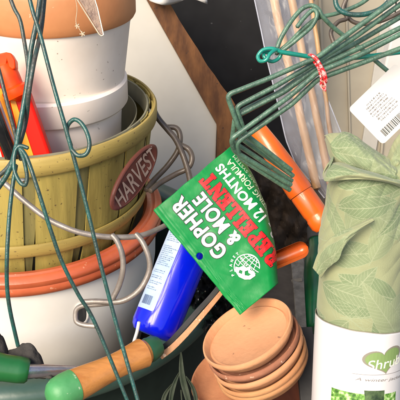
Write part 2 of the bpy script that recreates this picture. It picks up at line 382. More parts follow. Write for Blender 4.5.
# white pot with terracotta rim
bp_ = thing('rimmed_pot', 'large white pot with a glossy terracotta rim holding the green basket', 'pot', (-.28, 1.08, H - .9))
stackobj('pot_body', [(.196, -.615), (.2065, -.615), (.2065, -.637), (.204, -.70), (.190, -.79), (.176, -.862), (.166, -.866), (0, -.866), (0, -.856), (.165, -.85), (.182, -.78), (.195, -.70)], -.279, M['bucket'], bp_)
stackobj('rim', [(.186, -.622), (.188, -.613), (.193, -.607), (.200, -.606), (.203, -.6085), (.206, -.606), (.212, -.607), (.2165, -.612), (.2165, -.617), (.2145, -.621), (.2165, -.626), (.2145, -.634), (.210, -.638), (.2072, -.637), (.2072, -.6125), (.1955, -.6125), (.1955, -.63), (.188, -.63)], -.278, M['big_rim'], bp_, wob=.004)
# slot and wire hook handled with bail
def potpoint(px_, py_, off=.0):
    lo, hi = .8, 1.15
    for _ in range(40):
        m_ = (lo + hi) / 2; p = at(px_, py_, m_); rr0 = interp([-.79, -.70, -.637], [.190, .204, .2065], p.z - H) + off
        if math.hypot(p.x + .279, p.y - 1.08) > rr0: lo = m_
        else: hi = m_
    return at(px_, py_, lo)
def slotpoly(w_, h_, off):
    return [potpoint(82 + w_ * math.cos(a) * (1 + .0 * k), 314 + h_ * math.copysign(abs(math.sin(a)) ** .7, math.sin(a)), off) for k, a in [(k, 2 * math.pi * k / 28) for k in range(28)]]
ring0, ring1, ring2, ring3 = slotpoly(7.0, 11, .0002), slotpoly(6.6, 10.5, .0022), slotpoly(5.0, 8.8, .0022), slotpoly(4.6, 8.4, .0019)
V = ring0 + ring1 + ring2 + ring3; Fc = [(k * 28 + i, k * 28 + (i + 1) % 28, (k + 1) * 28 + (i + 1) % 28, (k + 1) * 28 + i) for k in range(3) for i in range(28)]
sb_ = build('slot_collar', V, Fc, M['bucket'], bp_)
build('slot_shade', ring3, [tuple(range(28))], M['slat_dark'], sb_, smooth=False)  # flat dark oval painted in for the shaded hollow of the slot
# basket
bk = thing('bushel_basket', 'olive green stave basket standing in the terracotta rimmed pot', 'basket', (-.268, 1.08, H - .73))
BX = lambda z: interp([-.66, -.435], [-.281, -.258], z)
BR = lambda z: interp([-.75, -.649, -.588, -.569, -.459, -.435], [.150, .171, .1835, .1855, .190, .190], z)
nst = 32; da = 2 * math.pi / 16
for k in range(nst):
    outer = k % 2 == 0; ca = (k // 2 + (.5 if outer else 0)) * da + .03 * math.sin(k * 4.1) + .20
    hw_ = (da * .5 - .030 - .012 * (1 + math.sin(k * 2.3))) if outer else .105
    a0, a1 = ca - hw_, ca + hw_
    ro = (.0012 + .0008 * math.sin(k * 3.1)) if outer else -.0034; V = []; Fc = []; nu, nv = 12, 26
    tw = .03 * math.sin(k * 5.7)
    for lay in (0, -.0022):
        for j in range(nv + 1):
            z = lerp(-.742, -.438, j / nv); tp = (.004 if outer else .085) * (1 - j / nv)
            for i in range(nu + 1):
                f = i / nu; a = lerp(a0 + tp + tw * (1 - j / nv), a1 - tp + tw * (1 - j / nv), f)
                r = BR(z) - .004 + ro + lay + .0012 * math.sin(f * math.pi) + .0012 * noise.noise(Vector((k, z * 14, f * 2)))
                V.append(Vector((BX(z) + r * math.sin(a), 1.08 - r * math.cos(a), H + z)))
    q = (nu + 1) * (nv + 1)
    for j in range(nv):
        for i in range(nu):
            a = j * (nu + 1) + i; Fc += [(a, a + 1, a + nu + 2, a + nu + 1), (q + a, q + a + nu + 1, q + a + nu + 2, q + a + 1)]
    for j in range(nv):
        for i in (0, nu):
            a = j * (nu + 1) + i; Fc.append((a, a + nu + 1, q + a + nu + 1, q + a))
    for i in range(nu):
        a = nv * (nu + 1) + i; Fc.append((a, a + 1, q + a + 1, q + a))
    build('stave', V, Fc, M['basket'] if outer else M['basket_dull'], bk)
def hoop(name, z0, z1, r0, r1, t, mt, parent, X0, X1, seed=0, over=True):
    V = []; Fc = []; seg = 150; prof = [(0, 0), (.12, .9), (.5, 1), (.88, .9), (1, 0)]
    for j in range(seg):
        a = 2 * math.pi * j / seg; wv = .0016 * noise.noise(Vector((math.cos(a) * 2, math.sin(a) * 2, seed)))
        for (f, o_) in prof:
            z = lerp(z1, z0, f) + wv; r = lerp(r1, r0, f) + t * (.55 + .45 * o_); X = lerp(X1, X0, f)
            V.append(Vector((X + r * math.sin(a), 1.08 - r * math.cos(a), H + z)))
        for f in (1, 0):
            z = lerp(z1, z0, f) + wv; r = lerp(r1, r0, f); X = lerp(X1, X0, f)
            V.append(Vector((X + r * math.sin(a), 1.08 - r * math.cos(a), H + z)))
    m = 7
    for j in range(seg):
        for i in range(m):
            Fc.append((j * m + i, ((j + 1) % seg) * m + i, ((j + 1) % seg) * m + (i + 1) % m, j * m + (i + 1) % m))
    return build(name, V, Fc, mt, parent)
hoop('rim_band', -.4605, -.435, .190, .188, .0055, M['basket_hoop'], bk, -.261, -.258, 1)
hoop('inner_band', -.462, -.4365, .1775, .1775, .0045, M['basket_in'], bk, -.261, -.258, 4)
hoop('hoop', -.589, -.569, .1850, .1868, .0035, M['basket_hoop'], bk, -.275, -.273, 2)
lathe('basket_floor', [(0, -.735 + H), (.148, -.735 + H), (.148, -.742 + H), (0, -.742 + H)], (-.281, 1.08, 0), (0, 0, 1), M['basket_in'], bk, closed=True)
lathe('lining', [(.171, -.45 + H), (.1725, -.45 + H), (.150, -.73 + H), (.1485, -.73 + H)], (-.268, 1.08, 0), (0, 0, 1), M['basket_in'], bk)

# harvest plate
hc = at(134.5, 176.5, 1.03)
hp = thing('harvest_plaque', 'small oval red-brown plaque reading HARVEST on the right side of the basket', 'plaque', hc)
px = 1.03 / F
U = Vector((20, 35, 16)); U = U / U.length; nn = Vector((.80, -.58, .12)); nn = (nn - U * nn.dot(U)).normalized(); Vv = nn.cross(U)
if Vv.z < 0: Vv = -Vv
lu, lv = 44 * px, 17.5 * px
def oval(s, h):
    return [hc + U * math.cos(a) * lu * s + Vv * math.sin(a) * lv * s + nn * h for a in [2 * math.pi * i / 64 for i in range(64)]]
V = []; rings = [(.97, -.003), (1, -.0015), (1, .001), (.96, .0025), (.90, .003), (.87, .0022)]
for s, h in rings: V += oval(s, h)
V += [hc + nn * .0022, hc - nn * .003]; Fc = []
for k in range(len(rings) - 1):
    for i in range(64): Fc.append((k * 64 + i, k * 64 + (i + 1) % 64, (k + 1) * 64 + (i + 1) % 64, (k + 1) * 64 + i))
e = (len(rings) - 1) * 64
for i in range(64): Fc += [(e + i, e + (i + 1) % 64, len(V) - 2), (i, len(V) - 1, (i + 1) % 64)]
build('plate', V, Fc, M['harvest'], hp)
bm = glyph_bm('text', 'HARVEST', 1, .012)
bx = src_box(bm)
place_bm('lettering', bm, lambda x, y: hc + U * x * lu + Vv * y * lv * (1 - .42 * x * x) + nn * .0028, M['letter_pale'], hp, fit={'box': (-.82, -.66, .84, .66)}, cut=.2)

# white planter and terracotta banded pot
pt = thing('planter', 'wide white plastic planter inside the basket under the banded pot', 'planter', (-.222, 1.08, H - .56))
stackobj('planter_wall', [(.098, -.398), (.100, -.393), (.109, -.391), (.1125, -.394), (.1120, -.4265), (.1095, -.430), (.1030, -.4315), (.099, -.47), (.094, -.54), (0, -.545), (0, -.53), (.088, -.525), (.094, -.43)], -.220, M['plast_white'], pt, wob=.003)
tp = thing('banded_pot', 'white washed clay pot with a terracotta band around its rim', 'pot', (-.21, 1.08, H - .5))
stackobj('pot_body', [(.1065, -.262), (.1125, -.29), (.1125, -.30), (.1095, -.31), (.1020, -.36), (.0915, -.43), (.086, -.515), (0, -.52), (0, -.505), (.08, -.50), (.09, -.40), (.1015, -.29)], -.209, M['pot_white'], tp)
stackobj('rim_band', [(.1065, -.252), (.108, -.247), (.114, -.247), (.117, -.251), (.1168, -.285), (.1165, -.295), (.1145, -.2985), (.1128, -.299), (.1128, -.262), (.1075, -.258)], -.2075, M['terra_band'], tp, wob=.003)
def soil2(u, v):
    r = v * .103; a = u * 2 * math.pi; return Vector((-.2085 + r * math.cos(a), 1.08 + r * math.sin(a), H - .268 + .006 * noise.noise(Vector((r * 60 * math.cos(a), r * 60 * math.sin(a), 0)))))
o = grid('pot_soil', soil2, 60, 12, M['soil'], base=(-.2085, 1.08, H - .28)); tag(o, kind='stuff')

# wire bail on rimmed pot ------------------------------------------------
def pts(lst): return catmull([at(*p) for p in lst], 10)
wh = thing('pot_hanger', 'galvanised grey wire handle sagging across the basket with two hanging loops', 'handle', at(80, 300, .93))
tube('wire', pts([(-14, 172, .905), (3, 182, .90), (22, 199, .893), (45, 217, .888), (62, 226, .886), (82, 233, .886), (110, 237, .89), (138, 236, .90), (158, 229, .92), (175, 219, .95), (186, 205, .99)]), .0033, M['metal_gray'], wh)
tube('wire_loop', pts([(112, 235, .888), (117, 241, .887), (122, 254, .888), (123, 270, .892), (119, 286, .90), (112, 300, .905)]), .0034, M['metal_gray'], wh)
tube('wire_loop', pts([(136, 234, .898), (143, 243, .895), (149, 258, .895), (149, 272, .898), (141, 288, .90), (129, 298, .903), (116, 302, .905), (96, 301.5, .906), (84, 302, .907)]), .0034, M['metal_gray'], wh)
tube('wire_hook', pts([(110, 303, .909), (96, 304.5, .912), (84, 305.5, .914), (77, 309, .916), (75.5, 316, .917), (77, 322, .917), (84, 325, .916), (95, 326, .914)]), .0031, M['metal_gray'], wh)
# dark wire loops right of basket
dw = thing('wire_loops', 'dark brown coated wire loops between the basket and the white board', 'wire', at(170, 190, 1.2))
tube('wire', pts([(152, 106, 1.20), (158, 118, 1.20), (168, 130, 1.20), (176, 140, 1.20), (184, 158, 1.20), (190, 180, 1.19), (190, 197, 1.18), (186, 225, 1.15)]), .0048, M['metal_brown'], dw)
tube('wire_loop', pts([(166, 127, 1.21), (176, 128, 1.21), (180, 136, 1.21), (178, 150, 1.21), (168, 165, 1.21), (154, 180, 1.2), (146, 190, 1.18)]), .0044, M['metal_brown'], dw)
tube('wire_loop', pts([(178, 144, 1.205), (188, 149, 1.205), (192, 158, 1.2), (188, 168, 1.2), (176, 174, 1.2), (160, 183, 1.19), (150, 191, 1.17)]), .0044, M['metal_brown'], dw)

# ------------------------------------------------------------------ plant wires, left
GW = 'green coated plant wires on the left'
def wire(label, lst, r, mt, name='plant_wire'):
    o = tube(name, pts(lst), r, mt, base=at(*lst[-1])); tag(o, label, 'wire', GW); return o
D = .80
wire('longest green wire with an upturned hook before the basket rim', [(28, -8, D), (33, 12, D), (40, 34, D), (53, 84, D), (67, 133, D), (84, 196, D + .01), (101, 266, D + .02), (118, 330, D + .03), (140, 408, D + .03)], .0022, M['teal_wire'])
wire('small hooked green wire end forming an upside-down U over the basket rim', [(71, 146, D + .004), (67, 133, D + .006), (68, 125, D + .005), (74, 119.5, D + .003), (81, 123, D + .001), (87, 133, D), (89.5, 145, D), (86, 154, D), (78, 155.5, D), (72, 150, D + .001)], .0023, M['teal_wire'])
wire('green wire curling in a closed eye then running down past the wire handle', [(28, 148, D + .012), (20, 146, D + .012), (15, 152, D + .012), (14, 168, D + .01), (19, 181, D + .008), (25, 185, D + .006), (27, 176, D + .005), (24, 160, D + .004), (20, 149, D + .003), (27, 158, D + .003), (38, 190, D + .003), (50, 228, D + .01), (62, 262, D + .02), (78, 294, D + .03), (95, 323, D + .04), (128, 402, D + .05)], .0022, M['teal_wire'])
wire('thick teal wire leaving the frame on the left below the red bottles', [(41, -8, D + .02), (37, 20, D + .02), (31, 50, D + .02), (27, 85, D + .02), (20, 125, D + .02), (15, 152, D + .022), (8, 173, D + .025), (-6, 194, D + .03)], .0028, M['teal_wire'])
wire('second teal wire twisted against the thick one above the basket', [(45, -8, D + .03), (41, 30, D + .03), (34, 62, D + .012), (29, 92, D + .012), (26, 120, D + .03), (19, 145, D + .03), (9, 166, D + .035), (-6, 180, D + .04)], .0025, M['dark_wire'])
wire('dark wire crossing the terracotta band at the far left', [(8, -8, D + .04), (14, 8, D + .04), (20, 20, D + .04), (24, 40, D + .04), (28, 66, D + .035), (29, 90, D + .035)], .0022, M['dark_wire'])
wire('dark wire slanting across the red bottle cap', [(-6, 54, D + .03), (0, 74, D + .03), (8, 106, D + .03), (16, 137, D + .035), (21, 160, D + .04)], .0022, M['dark_wire'])
wire('green wire hanging straight down over the terracotta rim to the grey cloth', [(16, 165, D + .02), (12, 190, D + .02), (9, 220, D + .02), (7, 256, D + .02), (7, 285, D + .03), (10, 310, D + .04), (18, 346, D + .06)], .0023, M['teal_wire'])

# hanging blade and charm
bl = thing('pointed_blade', 'narrow pointed bronze blade with a pale edge hanging before the terracotta band', 'blade', at(102, 35, .84))
A = [(74, -8), (92, -8), (97, 8), (103.5, 35.5), (100, 34)]
def d84(p): return at(p[0], p[1], .84)
slab('blade', [d84(p) for p in A], (0, cs, -sn), .0016, M['blade_body'], bl, bevel=.0004)
tube('edge', [at(72.5, -8, .8395), at(85, 12, .8395), at(99, 34, .8395), at(101.5, 36, .8395), at(103.3, 35, .8395)], .0008, M['blade_edge'], bl, n=6)
tube('edge', [at(92.5, -8, .8395), at(97.5, 8, .8395), at(103.6, 35, .8395)], .0007, M['blade_edge'], bl, n=6)
ch = thing('string_charm', 'thin fibre string with two tiny pale star tags on the terracotta band', 'charm', at(80, 38, .85))
tube('string', pts([(74, -8, .85), (77, 8, .85), (76, 22, .85), (80, 30, .85), (83, 35, .85)]), .0004, M['string'], ch, n=5)
for cx_, cy_ in ((77, 26), (82.5, 34)):
    for a in (20, 95, 170, 240, 310):
        a += cx_; r_ = 2.8 if a % 2 else 2
        tube('star_arm', [at(cx_, cy_, .849), at(cx_ + r_ * math.cos(math.radians(a)), cy_ + r_ * math.sin(math.radians(a)), .849)], .0007, M['string'], ch, n=5)

# ------------------------------------------------------------------ red bottles at left
rb = thing('squeeze_bottle', 'scarlet flat bottle with yellow stripe and an orange hook cap', 'bottle', at(35, 165, 1.02))
LD = lambda y, o=0: .975 + (y - 50) / 130 * .045 + o
def quadsheet(pa, dof, th, mt, name, par, bev=.003):
    return slab(name, [at(x, y, LD(y, dof)) for x, y in pa], (0, cs, -sn), th, mt, par, bevel=bev, smooth=True)
quadsheet([(12, 93), (27, 88), (51, 157), (56, 178), (30, 182), (18, 140)], .0, .026, M['red_bottle'], 'bottle_body', rb, .004)
quadsheet([(9, 97), (13, 93), (34, 157), (39, 180), (30, 180)], -.0015, .002, M['yellow_print'], 'stripe', rb, .0005)
quadsheet([(-12, 60), (8, 92), (28, 160), (26, 182), (8, 180), (-12, 110)], .008, .02, M['red_bottle'], 'side_pouch', rb, .003)
quadsheet([(-3, 86), (5, 91), (20, 150), (22, 180), (16, 180)], .0065, .002, M['yellow_print'], 'stripe', rb, .0005)
tube('cap', pts([(17, 96, .988), (13, 86, .985), (9, 76, .982), (4, 66, .980)]), .0135, M['orange_cap'], rb, n=24)
lathe('collar', [(0, -.005), (.0165, -.005), (.0185, -.001), (.0185, .006), (.015, .009), (0, .009)], at(17.5, 93, .986), at(9, 78, .982) - at(17, 94, .986), M['orange_cap'], rb, seg=48)
quadsheet([(-8, 55), (6, 52), (11, 53), (15, 60), (15.5, 68), (12, 70), (8.5, 67), (7, 62), (5.5, 70), (8, 80), (-8, 84)], -.012, .016, M['orange_cap'], 'nozzle', rb, .002)
o = tube('black_rod', pts([(-8, 106, .962), (2, 132, .975), (10, 152, .993), (17, 176, 1.012)]), .009, M['black_gloss'], n=16); tag(o, 'black rod leaning in the basket beside the red bottle', 'rod')
o = tube('white_rod', pts([(-8, 92, .975), (4, 124, .988), (16, 158, 1.004), (22, 180, 1.015)]), .006, M['card'], n=14); tag(o, 'white rod between the black rod and the red bottle', 'rod')

# ------------------------------------------------------------------ blue bottle
b0 = at(154, 330, 1.0); b1 = at(197, 224, 1.03)
ax = (b1 - b0).normalized(); R = .0315
bb = thing('blue_bottle', 'glossy cobalt blue bottle with a pale printed label lying behind the green packet', 'bottle', b0)
prof = [(0, -.006), (.012, -.006), (.020, -.008), (.026, -.0065), (.0300, -.001), (R, .006), (R, .05), (R, .13), (R * .97, .145), (R * .8, .163), (.013, .176), (.012, .185), (0, .185)]
lathe('bottle_body', prof, b0, ax, M['blue_bottle'], bb, seg=72)
lathe('cap', [(0, .182), (.014, .182), (.0145, .19), (.014, .21), (0, .211)], b0, ax, M['card'], bb, seg=40)
bxv, byv, bzv = frame(ax, (at(165, 280, .9) - at(165, 280, 1.0)))
def on_bottle(u, v, off=.0004):     # u arc metres about the side facing the viewer, + to the right; v along axis
    a = u / R; return b0 + (bxv * math.cos(a) + byv * math.sin(a)) * (R + off) + bzv * v
t_ = on_bottle(.01, .05) - on_bottle(0, .05)
sg = 1 if t_.x > 0 else -1
def blab(x, y, off=.0004): return on_bottle(sg * x, y, off)
bm = glyph_bm('poly', [[(-.043, .022), (-.041, .020), (-.012, .020), (-.010, .022), (-.010, .148), (-.043, .148)]])
place_bm('label_patch', bm, lambda x, y: blab(x, y, .0004), M['bottle_label'], bb, cut=.004)
def scrib(out, x, y, w_, h_, sg_):
    t_ = w_ * .36; k = random.randrange(5)
    hh = h_ * random.choice((1, 1, 1, 1.45))
    if k in (0, 1, 3): out.append([(x, y), (x + t_, y), (x + t_, y + sg_ * hh), (x, y + sg_ * hh)])
    if k in (1, 2, 4): out.append([(x + w_ - t_, y), (x + w_, y), (x + w_, y + sg_ * h_), (x + w_ - t_, y + sg_ * h_)])
    if k in (0, 2, 4): out.append([(x + t_ * 1.2, y), (x + w_ - t_ * 1.2, y), (x + w_ - t_ * 1.2, y + sg_ * t_), (x + t_ * 1.2, y + sg_ * t_)])
    if k in (0, 1, 2, 3): out.append([(x + t_ * 1.2, y + sg_ * (h_ - t_)), (x + w_ - t_ * 1.2, y + sg_ * (h_ - t_)), (x + w_ - t_ * 1.2, y + sg_ * h_), (x + t_ * 1.2, y + sg_ * h_)])
random.seed(11); y = .142
polys = []
while y > .044:
    if random.random() < .82:
        x = -.036; xe = -.036 + random.uniform(.014, .022)
        while x < xe:
            for _ in range(random.randint(2, 8)): scrib(polys, x, y, .00075, .0011, 1); x += .00098
            x += .0007
    y -= .0026
bm = glyph_bm('poly', polys); place_bm('label_text', bm, lambda x, y: blab(x, y, .0007), M['text_blue'], bb, cut=.004)
polys = []; x = -.034
while x < -.018:
    l = random.choice((.0003, .0005, .0008)); polys.append([(x, .026), (x + l, .026), (x + l, .038), (x, .038)]); x += l + random.choice((.0004, .0006))
bm = glyph_bm('poly', polys); place_bm('barcode', bm, lambda x, y: blab(x, y, .0007), M['text_blue'], bb)

# ------------------------------------------------------------------ green packet
GA = Vector((240, 315)); E1 = Vector((-.638, -.770)); E2 = Vector((.770, -.638))
TB = lambda s: interp([0, 17, 34, 68, 102, 136], [46, 58, 69, 86, 96, 100], s)
def packet(s, t, off=0):
    tb_ = TB(s)
    # near edge curls; beyond the boundary the film turns away
    p = GA + E1 * s + E2 * t
    d = .90 + .0002 * t + .00012 * s
    d += .0028 * noise.noise(Vector((s * .025, t * .03, 3))) + .0007 * noise.noise(Vector((s * .11, t * .05, 7))) + .0006 * abs(noise.noise(Vector((s * .09 + t * .11, t * .05 - s * .03, 11)))) * min(1, t / 10)
    if t < 9: d += .00018 * math.sin(t * 4.2)
    if t < 4: d += .0006 * (4 - t)
    over = t - (tb_ - 9)
    if over > 0:
        a = min(over / 16, 1.0)
        p = GA + E1 * s + E2 * (tb_ - 9 + 13 * math.sin(a * math.pi / 2))
        d += .020 * (1 - math.cos(a * math.pi / 2)) + (.0012 * max(0, over - 16))
    px_ = p.x + .8 * noise.noise(Vector((s * .06, t * .06, 1))); py_ = p.y + .8 * noise.noise(Vector((s * .06, t * .06, 9)))
    return at(px_, py_, d - off)
pk = thing('repellent_packet', 'crumpled green packet reading GOPHER & MOLE REPELLENT leaning over the blue bottle', 'packet', packet(0, 0))
HS, HT = 71, 6.2; hr = 3.4
NS, NT = 140, 120
V = []; st = []
for j in range(NT + 1):
    for i in range(NS + 1):
        s = 136 * i / NS; t = (TB(s) + 22) * j / NT
        ds, dt = s - HS, t - HT; q = math.hypot(ds, dt)
        if q < hr + .7 and q > .01: s, t = HS + ds / q * hr * (1 if q > hr - .9 else q / hr), HT + dt / q * hr * (1 if q > hr - .9 else q / hr)
        V.append(packet(s, t)); st.append((s, t))
Fc = []
for j in range(NT):
    for i in range(NS):
        q = [j * (NS + 1) + i, j * (NS + 1) + i + 1, (j + 1) * (NS + 1) + i + 1, (j + 1) * (NS + 1) + i]
        if all(math.hypot(st[k][0] - HS, st[k][1] - HT) <= hr + .01 for k in q): continue
        Fc.append(tuple(q))
o = build('film', V, Fc, M['green_bag'], pk)
m = o.modifiers.new('thickness', 'SOLIDIFY'); m.thickness = .0008; m.offset = -1 
def ink(name, kind, body, box, mt, off=0, lift=.0010, cut=3, outline=None, spacing=1, size=1):
    bm = glyph_bm(kind, body, size, off, spacing=spacing); bx = src_box(bm)
    if outline:
        b2 = glyph_bm(kind, body, size, off + outline[0], spacing=spacing)
        place_bm(name + '_outline', b2, lambda x, y: packet(x, y, lift - .0004), outline[1], pk, fit={'src': bx, 'box': box}, cut=cut)
    place_bm(name, bm, lambda x, y: packet(x, y, lift), mt, pk, fit={'src': bx, 'box': box}, cut=cut)
# s grows in reading direction, t grows downwards in the text -> box (s0, t_bottom, s1, t_top)
ink('lettering', 'text', 'GOPHER', (57, 32, 130, 16), M['white_ink'], .034, outline=(.035, M['black_ink']), spacing=1.10)
ink('lettering', 'text', '& MOLE', (58, 50.5, 119, 35.5), M['white_ink'], .034, outline=(.035, M['black_ink']), spacing=1.10)
def slabglyph(ch):
    s = .15; w = .22; q = .14
    if ch == 'L': return [[(0, 0), (.62, 0), (.62, .36), (.50, .36), (.46, q), (.34, q), (.34, 1 - q), (.44, 1 - q), (.44, 1), (0, 1), (0, 1 - q), (.1, 1 - q), (.1, q), (0, q)]], .66
    if ch == 'E': return [[(0, 0), (.66, 0), (.66, .33), (.54, .33), (.50, q), (.34, q), (.34, .44), (.42, .44), (.42, .34), (.52, .34), (.52, .68), (.42, .68), (.42, .57), (.34, .57), (.34, 1 - q), (.50, 1 - q), (.54, .69), (.66, .69), (.66, 1), (0, 1), (0, 1 - q), (.1, 1 - q), (.1, q), (0, q)]], .71
    if ch == 'T': return [[(.16, 0), (.54, 0), (.54, q), (.46, q), (.46, 1 - q), (.56, 1 - q), (.60, .66), (.70, .66), (.70, 1), (0, 1), (0, .66), (.10, .66), (.14, 1 - q), (.24, 1 - q), (.24, q), (.16, q)]], .75
    if ch == 'N': return [[(0, 0), (.30, 0), (.30, q), (.22, q), (.22, .62), (.56, 0), (.72, 0), (.72, 1 - q), (.80, 1 - q), (.80, 1), (.50, 1), (.50, 1 - q), (.58, 1 - q), (.58, .42), (.26, 1), (0, 1), (0, 1 - q), (.08, 1 - q), (.08, q), (0, q)]], .85
    arc = lambda cx, cy, rx, ry, a0, a1, n=8: [(cx + rx * math.cos(math.radians(lerp(a0, a1, k / n))), cy + ry * math.sin(math.radians(lerp(a0, a1, k / n)))) for k in range(n + 1)]
    hole = [(.34, .56), (.34, .86)] + arc(.38, .71, .12, .15, 90, -90)
    if ch == 'P': return [[(0, 0), (.44, 0), (.44, q), (.34, q), (.34, .42)] + arc(.40, .71, .28, .29, -90, 90) + [(0, 1), (0, 1 - q), (.1, 1 - q), (.1, q), (0, q)], hole], .73
    return [[(0, 0), (.42, 0), (.42, q), (.34, q), (.34, .40), (.38, .40), (.56, 0), (.80, 0), (.80, q), (.72, q), (.58, .46)] + arc(.42, .71, .27, .29, -40, 90) + [(0, 1), (0, 1 - q), (.1, 1 - q), (.1, q), (0, q)], hole], .84
polys = []; x = 0
for chh in 'REPELLENT':
    ps, adv = slabglyph(chh)
    for p in ps: polys.append([(x + a, b) for a, b in p])
    x += adv + .05
ink('lettering', 'poly', polys, (17, 69.5, 129.5, 53), M['red_ink'], .022, outline=(.024, M['black_ink']))
ink('lettering', 'text', '9 - 12 MONTHS', (38, 83.5, 129, 73.5), M['white_ink'], .03, spacing=1.05)
ink('lettering', 'text', 'LASTING FORMULA', (55, 92, 127, 86.5), M['pale_ink'], .015)
ink('lettering', 'text', 'RELEASE SYSTEM', (78, 97, 127, 94), M['pale_ink'], .0)
# globe mark
GC = (32.5, 36); GR = 13
def rot(x, y, a): return (x * math.cos(a) - y * math.sin(a), x * math.sin(a) + y * math.cos(a))
def ring(r0, r1, n=40): 
    return [[(r1 * math.cos(2 * math.pi * k / n), r1 * math.sin(2 * math.pi * k / n)) for k in range(n)], [(r0 * math.cos(2 * math.pi * k / n), r0 * math.sin(2 * math.pi * k / n)) for k in range(n)]]
def strip(pl, w):
    L_, R_ = [], []
    for i, p in enumerate(pl):
        a = pl[max(i - 1, 0)]; b = pl[min(i + 1, len(pl) - 1)]; dx, dy = b[0] - a[0], b[1] - a[1]; l = math.hypot(dx, dy) or 1
        L_.append((p[0] - dy / l * w, p[1] + dx / l * w)); R_.append((p[0] + dy / l * w, p[1] - dx / l * w))
    return L_ + R_[::-1]
def globe_bits():
    bits = [[strip([(GR * math.cos(math.radians(a)), GR * math.sin(math.radians(a))) for a in range(-62, 152, 6)], .45)]]
    for k in (-.55, -.15, .25, .62):     # meridians
        pl = [(k * GR * math.cos(math.radians(a)), GR * math.sin(math.radians(a))) for a in range(-88, 90, 6)]
        pl = [p for p in pl if p[1] > -.4 * p[0] - 2]
        if len(pl) > 2: bits.append([strip(pl, .35)])
    for h in (-.3, 0, .3, .6, .84):
        w_ = math.sqrt(1 - h * h) * GR; pl = [(w_ * math.sin(math.radians(a)), h * GR - 1.2 * math.cos(math.radians(a))) for a in range(-88, 90, 8)]
        pl = [p for p in pl if p[1] > -.4 * p[0] - 2]
        if len(pl) > 2: bits.append([strip(pl, .32)])
    return bits
th_ = math.radians(-10)
def gmap(x, y, lift=.001):
    X, Y = rot(x, y, th_); return packet(GC[0] + X, GC[1] + Y, lift)
for i, b in enumerate(globe_bits()):
    bm = glyph_bm('poly', b); place_bm('globe_mark', bm, lambda x, y, i=i: gmap(x, y, .0010 + .00006 * i), M['white_ink'], pk, cut=4)
leafy = [[(-12.2, -1), (-9, 1.5), (-5, -.5), (-3, 2.5), (0, -1), (4, -2), (6, -5.5), (9.2, -7.5), (6.5, -11), (0, -13), (-6, -11.4), (-10.5, -7.6)],
         [(-8, -3), (-5, -3.6), (-3, -1.8), (-1, -5), (-3.5, -8), (-7, -6)], [(1, -6), (4, -7), (3, -10), (-.5, -9)]]
bm = glyph_bm('poly', leafy); place_bm('globe_mark', bm, lambda x, y: gmap(x, y, .0017), M['white_ink'], pk, cut=4)
for txt, a0, rr_, sgn in (('PLANET', 205, GR + 2.2, 1), ('PROTECTS', 5, 0, 0)):
    for i, c in enumerate(txt):
        bm = glyph_bm('text', c, 3.6, .1); bx = src_box(bm)
        if sgn:
            a = math.radians(100 + i * 17)
            def fn(x, y, a=a, bx=bx):
                xx = x - (bx[0] + bx[2]) / 2; yy = y + rr_
                # outside ring, reading clockwise
                X = -(xx * -math.sin(a) + yy * math.cos(a)); Y = xx * math.cos(a) + yy * math.sin(a)
                return packet(GC[0] + X, GC[1] - Y, .001)
        else:
            def fn(x, y, i=i, bx=bx):
                X, Y = (i - 3.5) * 2.9 + (x - (bx[0] + bx[2]) / 2), y - 1.6
                return packet(GC[0] + X, GC[1] + 1 - Y, .0021)
        place_bm('lettering', bm, fn, M['white_ink'], pk)

# black glossy film under the packet
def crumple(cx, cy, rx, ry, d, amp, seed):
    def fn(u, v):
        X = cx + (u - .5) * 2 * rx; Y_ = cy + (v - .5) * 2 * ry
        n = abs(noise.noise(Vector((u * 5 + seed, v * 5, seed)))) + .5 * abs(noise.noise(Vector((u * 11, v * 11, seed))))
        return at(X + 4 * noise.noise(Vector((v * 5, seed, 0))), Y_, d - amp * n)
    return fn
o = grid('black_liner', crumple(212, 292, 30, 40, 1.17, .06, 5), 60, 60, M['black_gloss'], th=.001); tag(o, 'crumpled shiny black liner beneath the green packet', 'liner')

# ------------------------------------------------------------------ wooden handled tool
wt = thing('hand_cultivator', 'wooden handled tool with green painted ends and a rusty curved blade on the tub rim', 'hand tool', at(110, 380, .88))
h0 = at(57, 394, .855); h1 = at(149, 350, .93)
axv = (h1 - h0); Lh = axv.length; axn = axv.normalized()
pr = [(0, -.012), (.010, -.0105), (.0165, -.006), (.020, .0), (.0215, .010), (.0215, .022)]
lathe('end_cap', [(r * .9, h) for r, h in pr] + [(0, .022)], h0, axn, M['green_paint'], wt, seg=48, wob=.01)
body = [(0, .0215), (.0210, .0215), (.0200, .035), (.0180, .055), (.0165, .075), (.0168, .090), (.0185, .105), (.0200, .118), (.0195, Lh - .012), (.0172, Lh - .006), (.0150, Lh - .002), (0, Lh - .002)]
lathe('wooden_grip', [(r * .9, h) for r, h in body], h0, axn, M['wood_handle'], wt, seg=48, wob=.01)
lathe('ferrule', [(0, -.004), (.0150, -.004), (.0155, .0), (.0135, .010), (.012, .014), (0, .014)], h1, axn, M['dark_green_paint'], wt, seg=40)
def strip3(name, path, w0, th, mt, par, nrm):
    path = catmull([at(*p) for p in path], 8); V = []; n = len(path); nrm = Vector(nrm).normalized()
    for i, p in enumerate(path):
        T = (path[min(i + 1, n - 1)] - path[max(i - 1, 0)]).normalized(); s = T.cross(nrm).normalized(); w_ = w0(i / (n - 1))
        V += [p + s * w_, p - s * w_, p - s * w_ + nrm * th, p + s * w_ + nrm * th]
    Fc = [(0, 1, 2, 3), (4 * n - 1, 4 * n - 2, 4 * n - 3, 4 * n - 4)]
    for i in range(n - 1):
        for k in range(4): Fc.append((4 * i + k, 4 * i + (k + 1) % 4, 4 * i + 4 + (k + 1) % 4, 4 * i + 4 + k))
    o = build(name, V, Fc, mt, par, smooth=False); b = o.modifiers.new('bevel', 'BEVEL'); b.width = .0006; b.segments = 2; return o
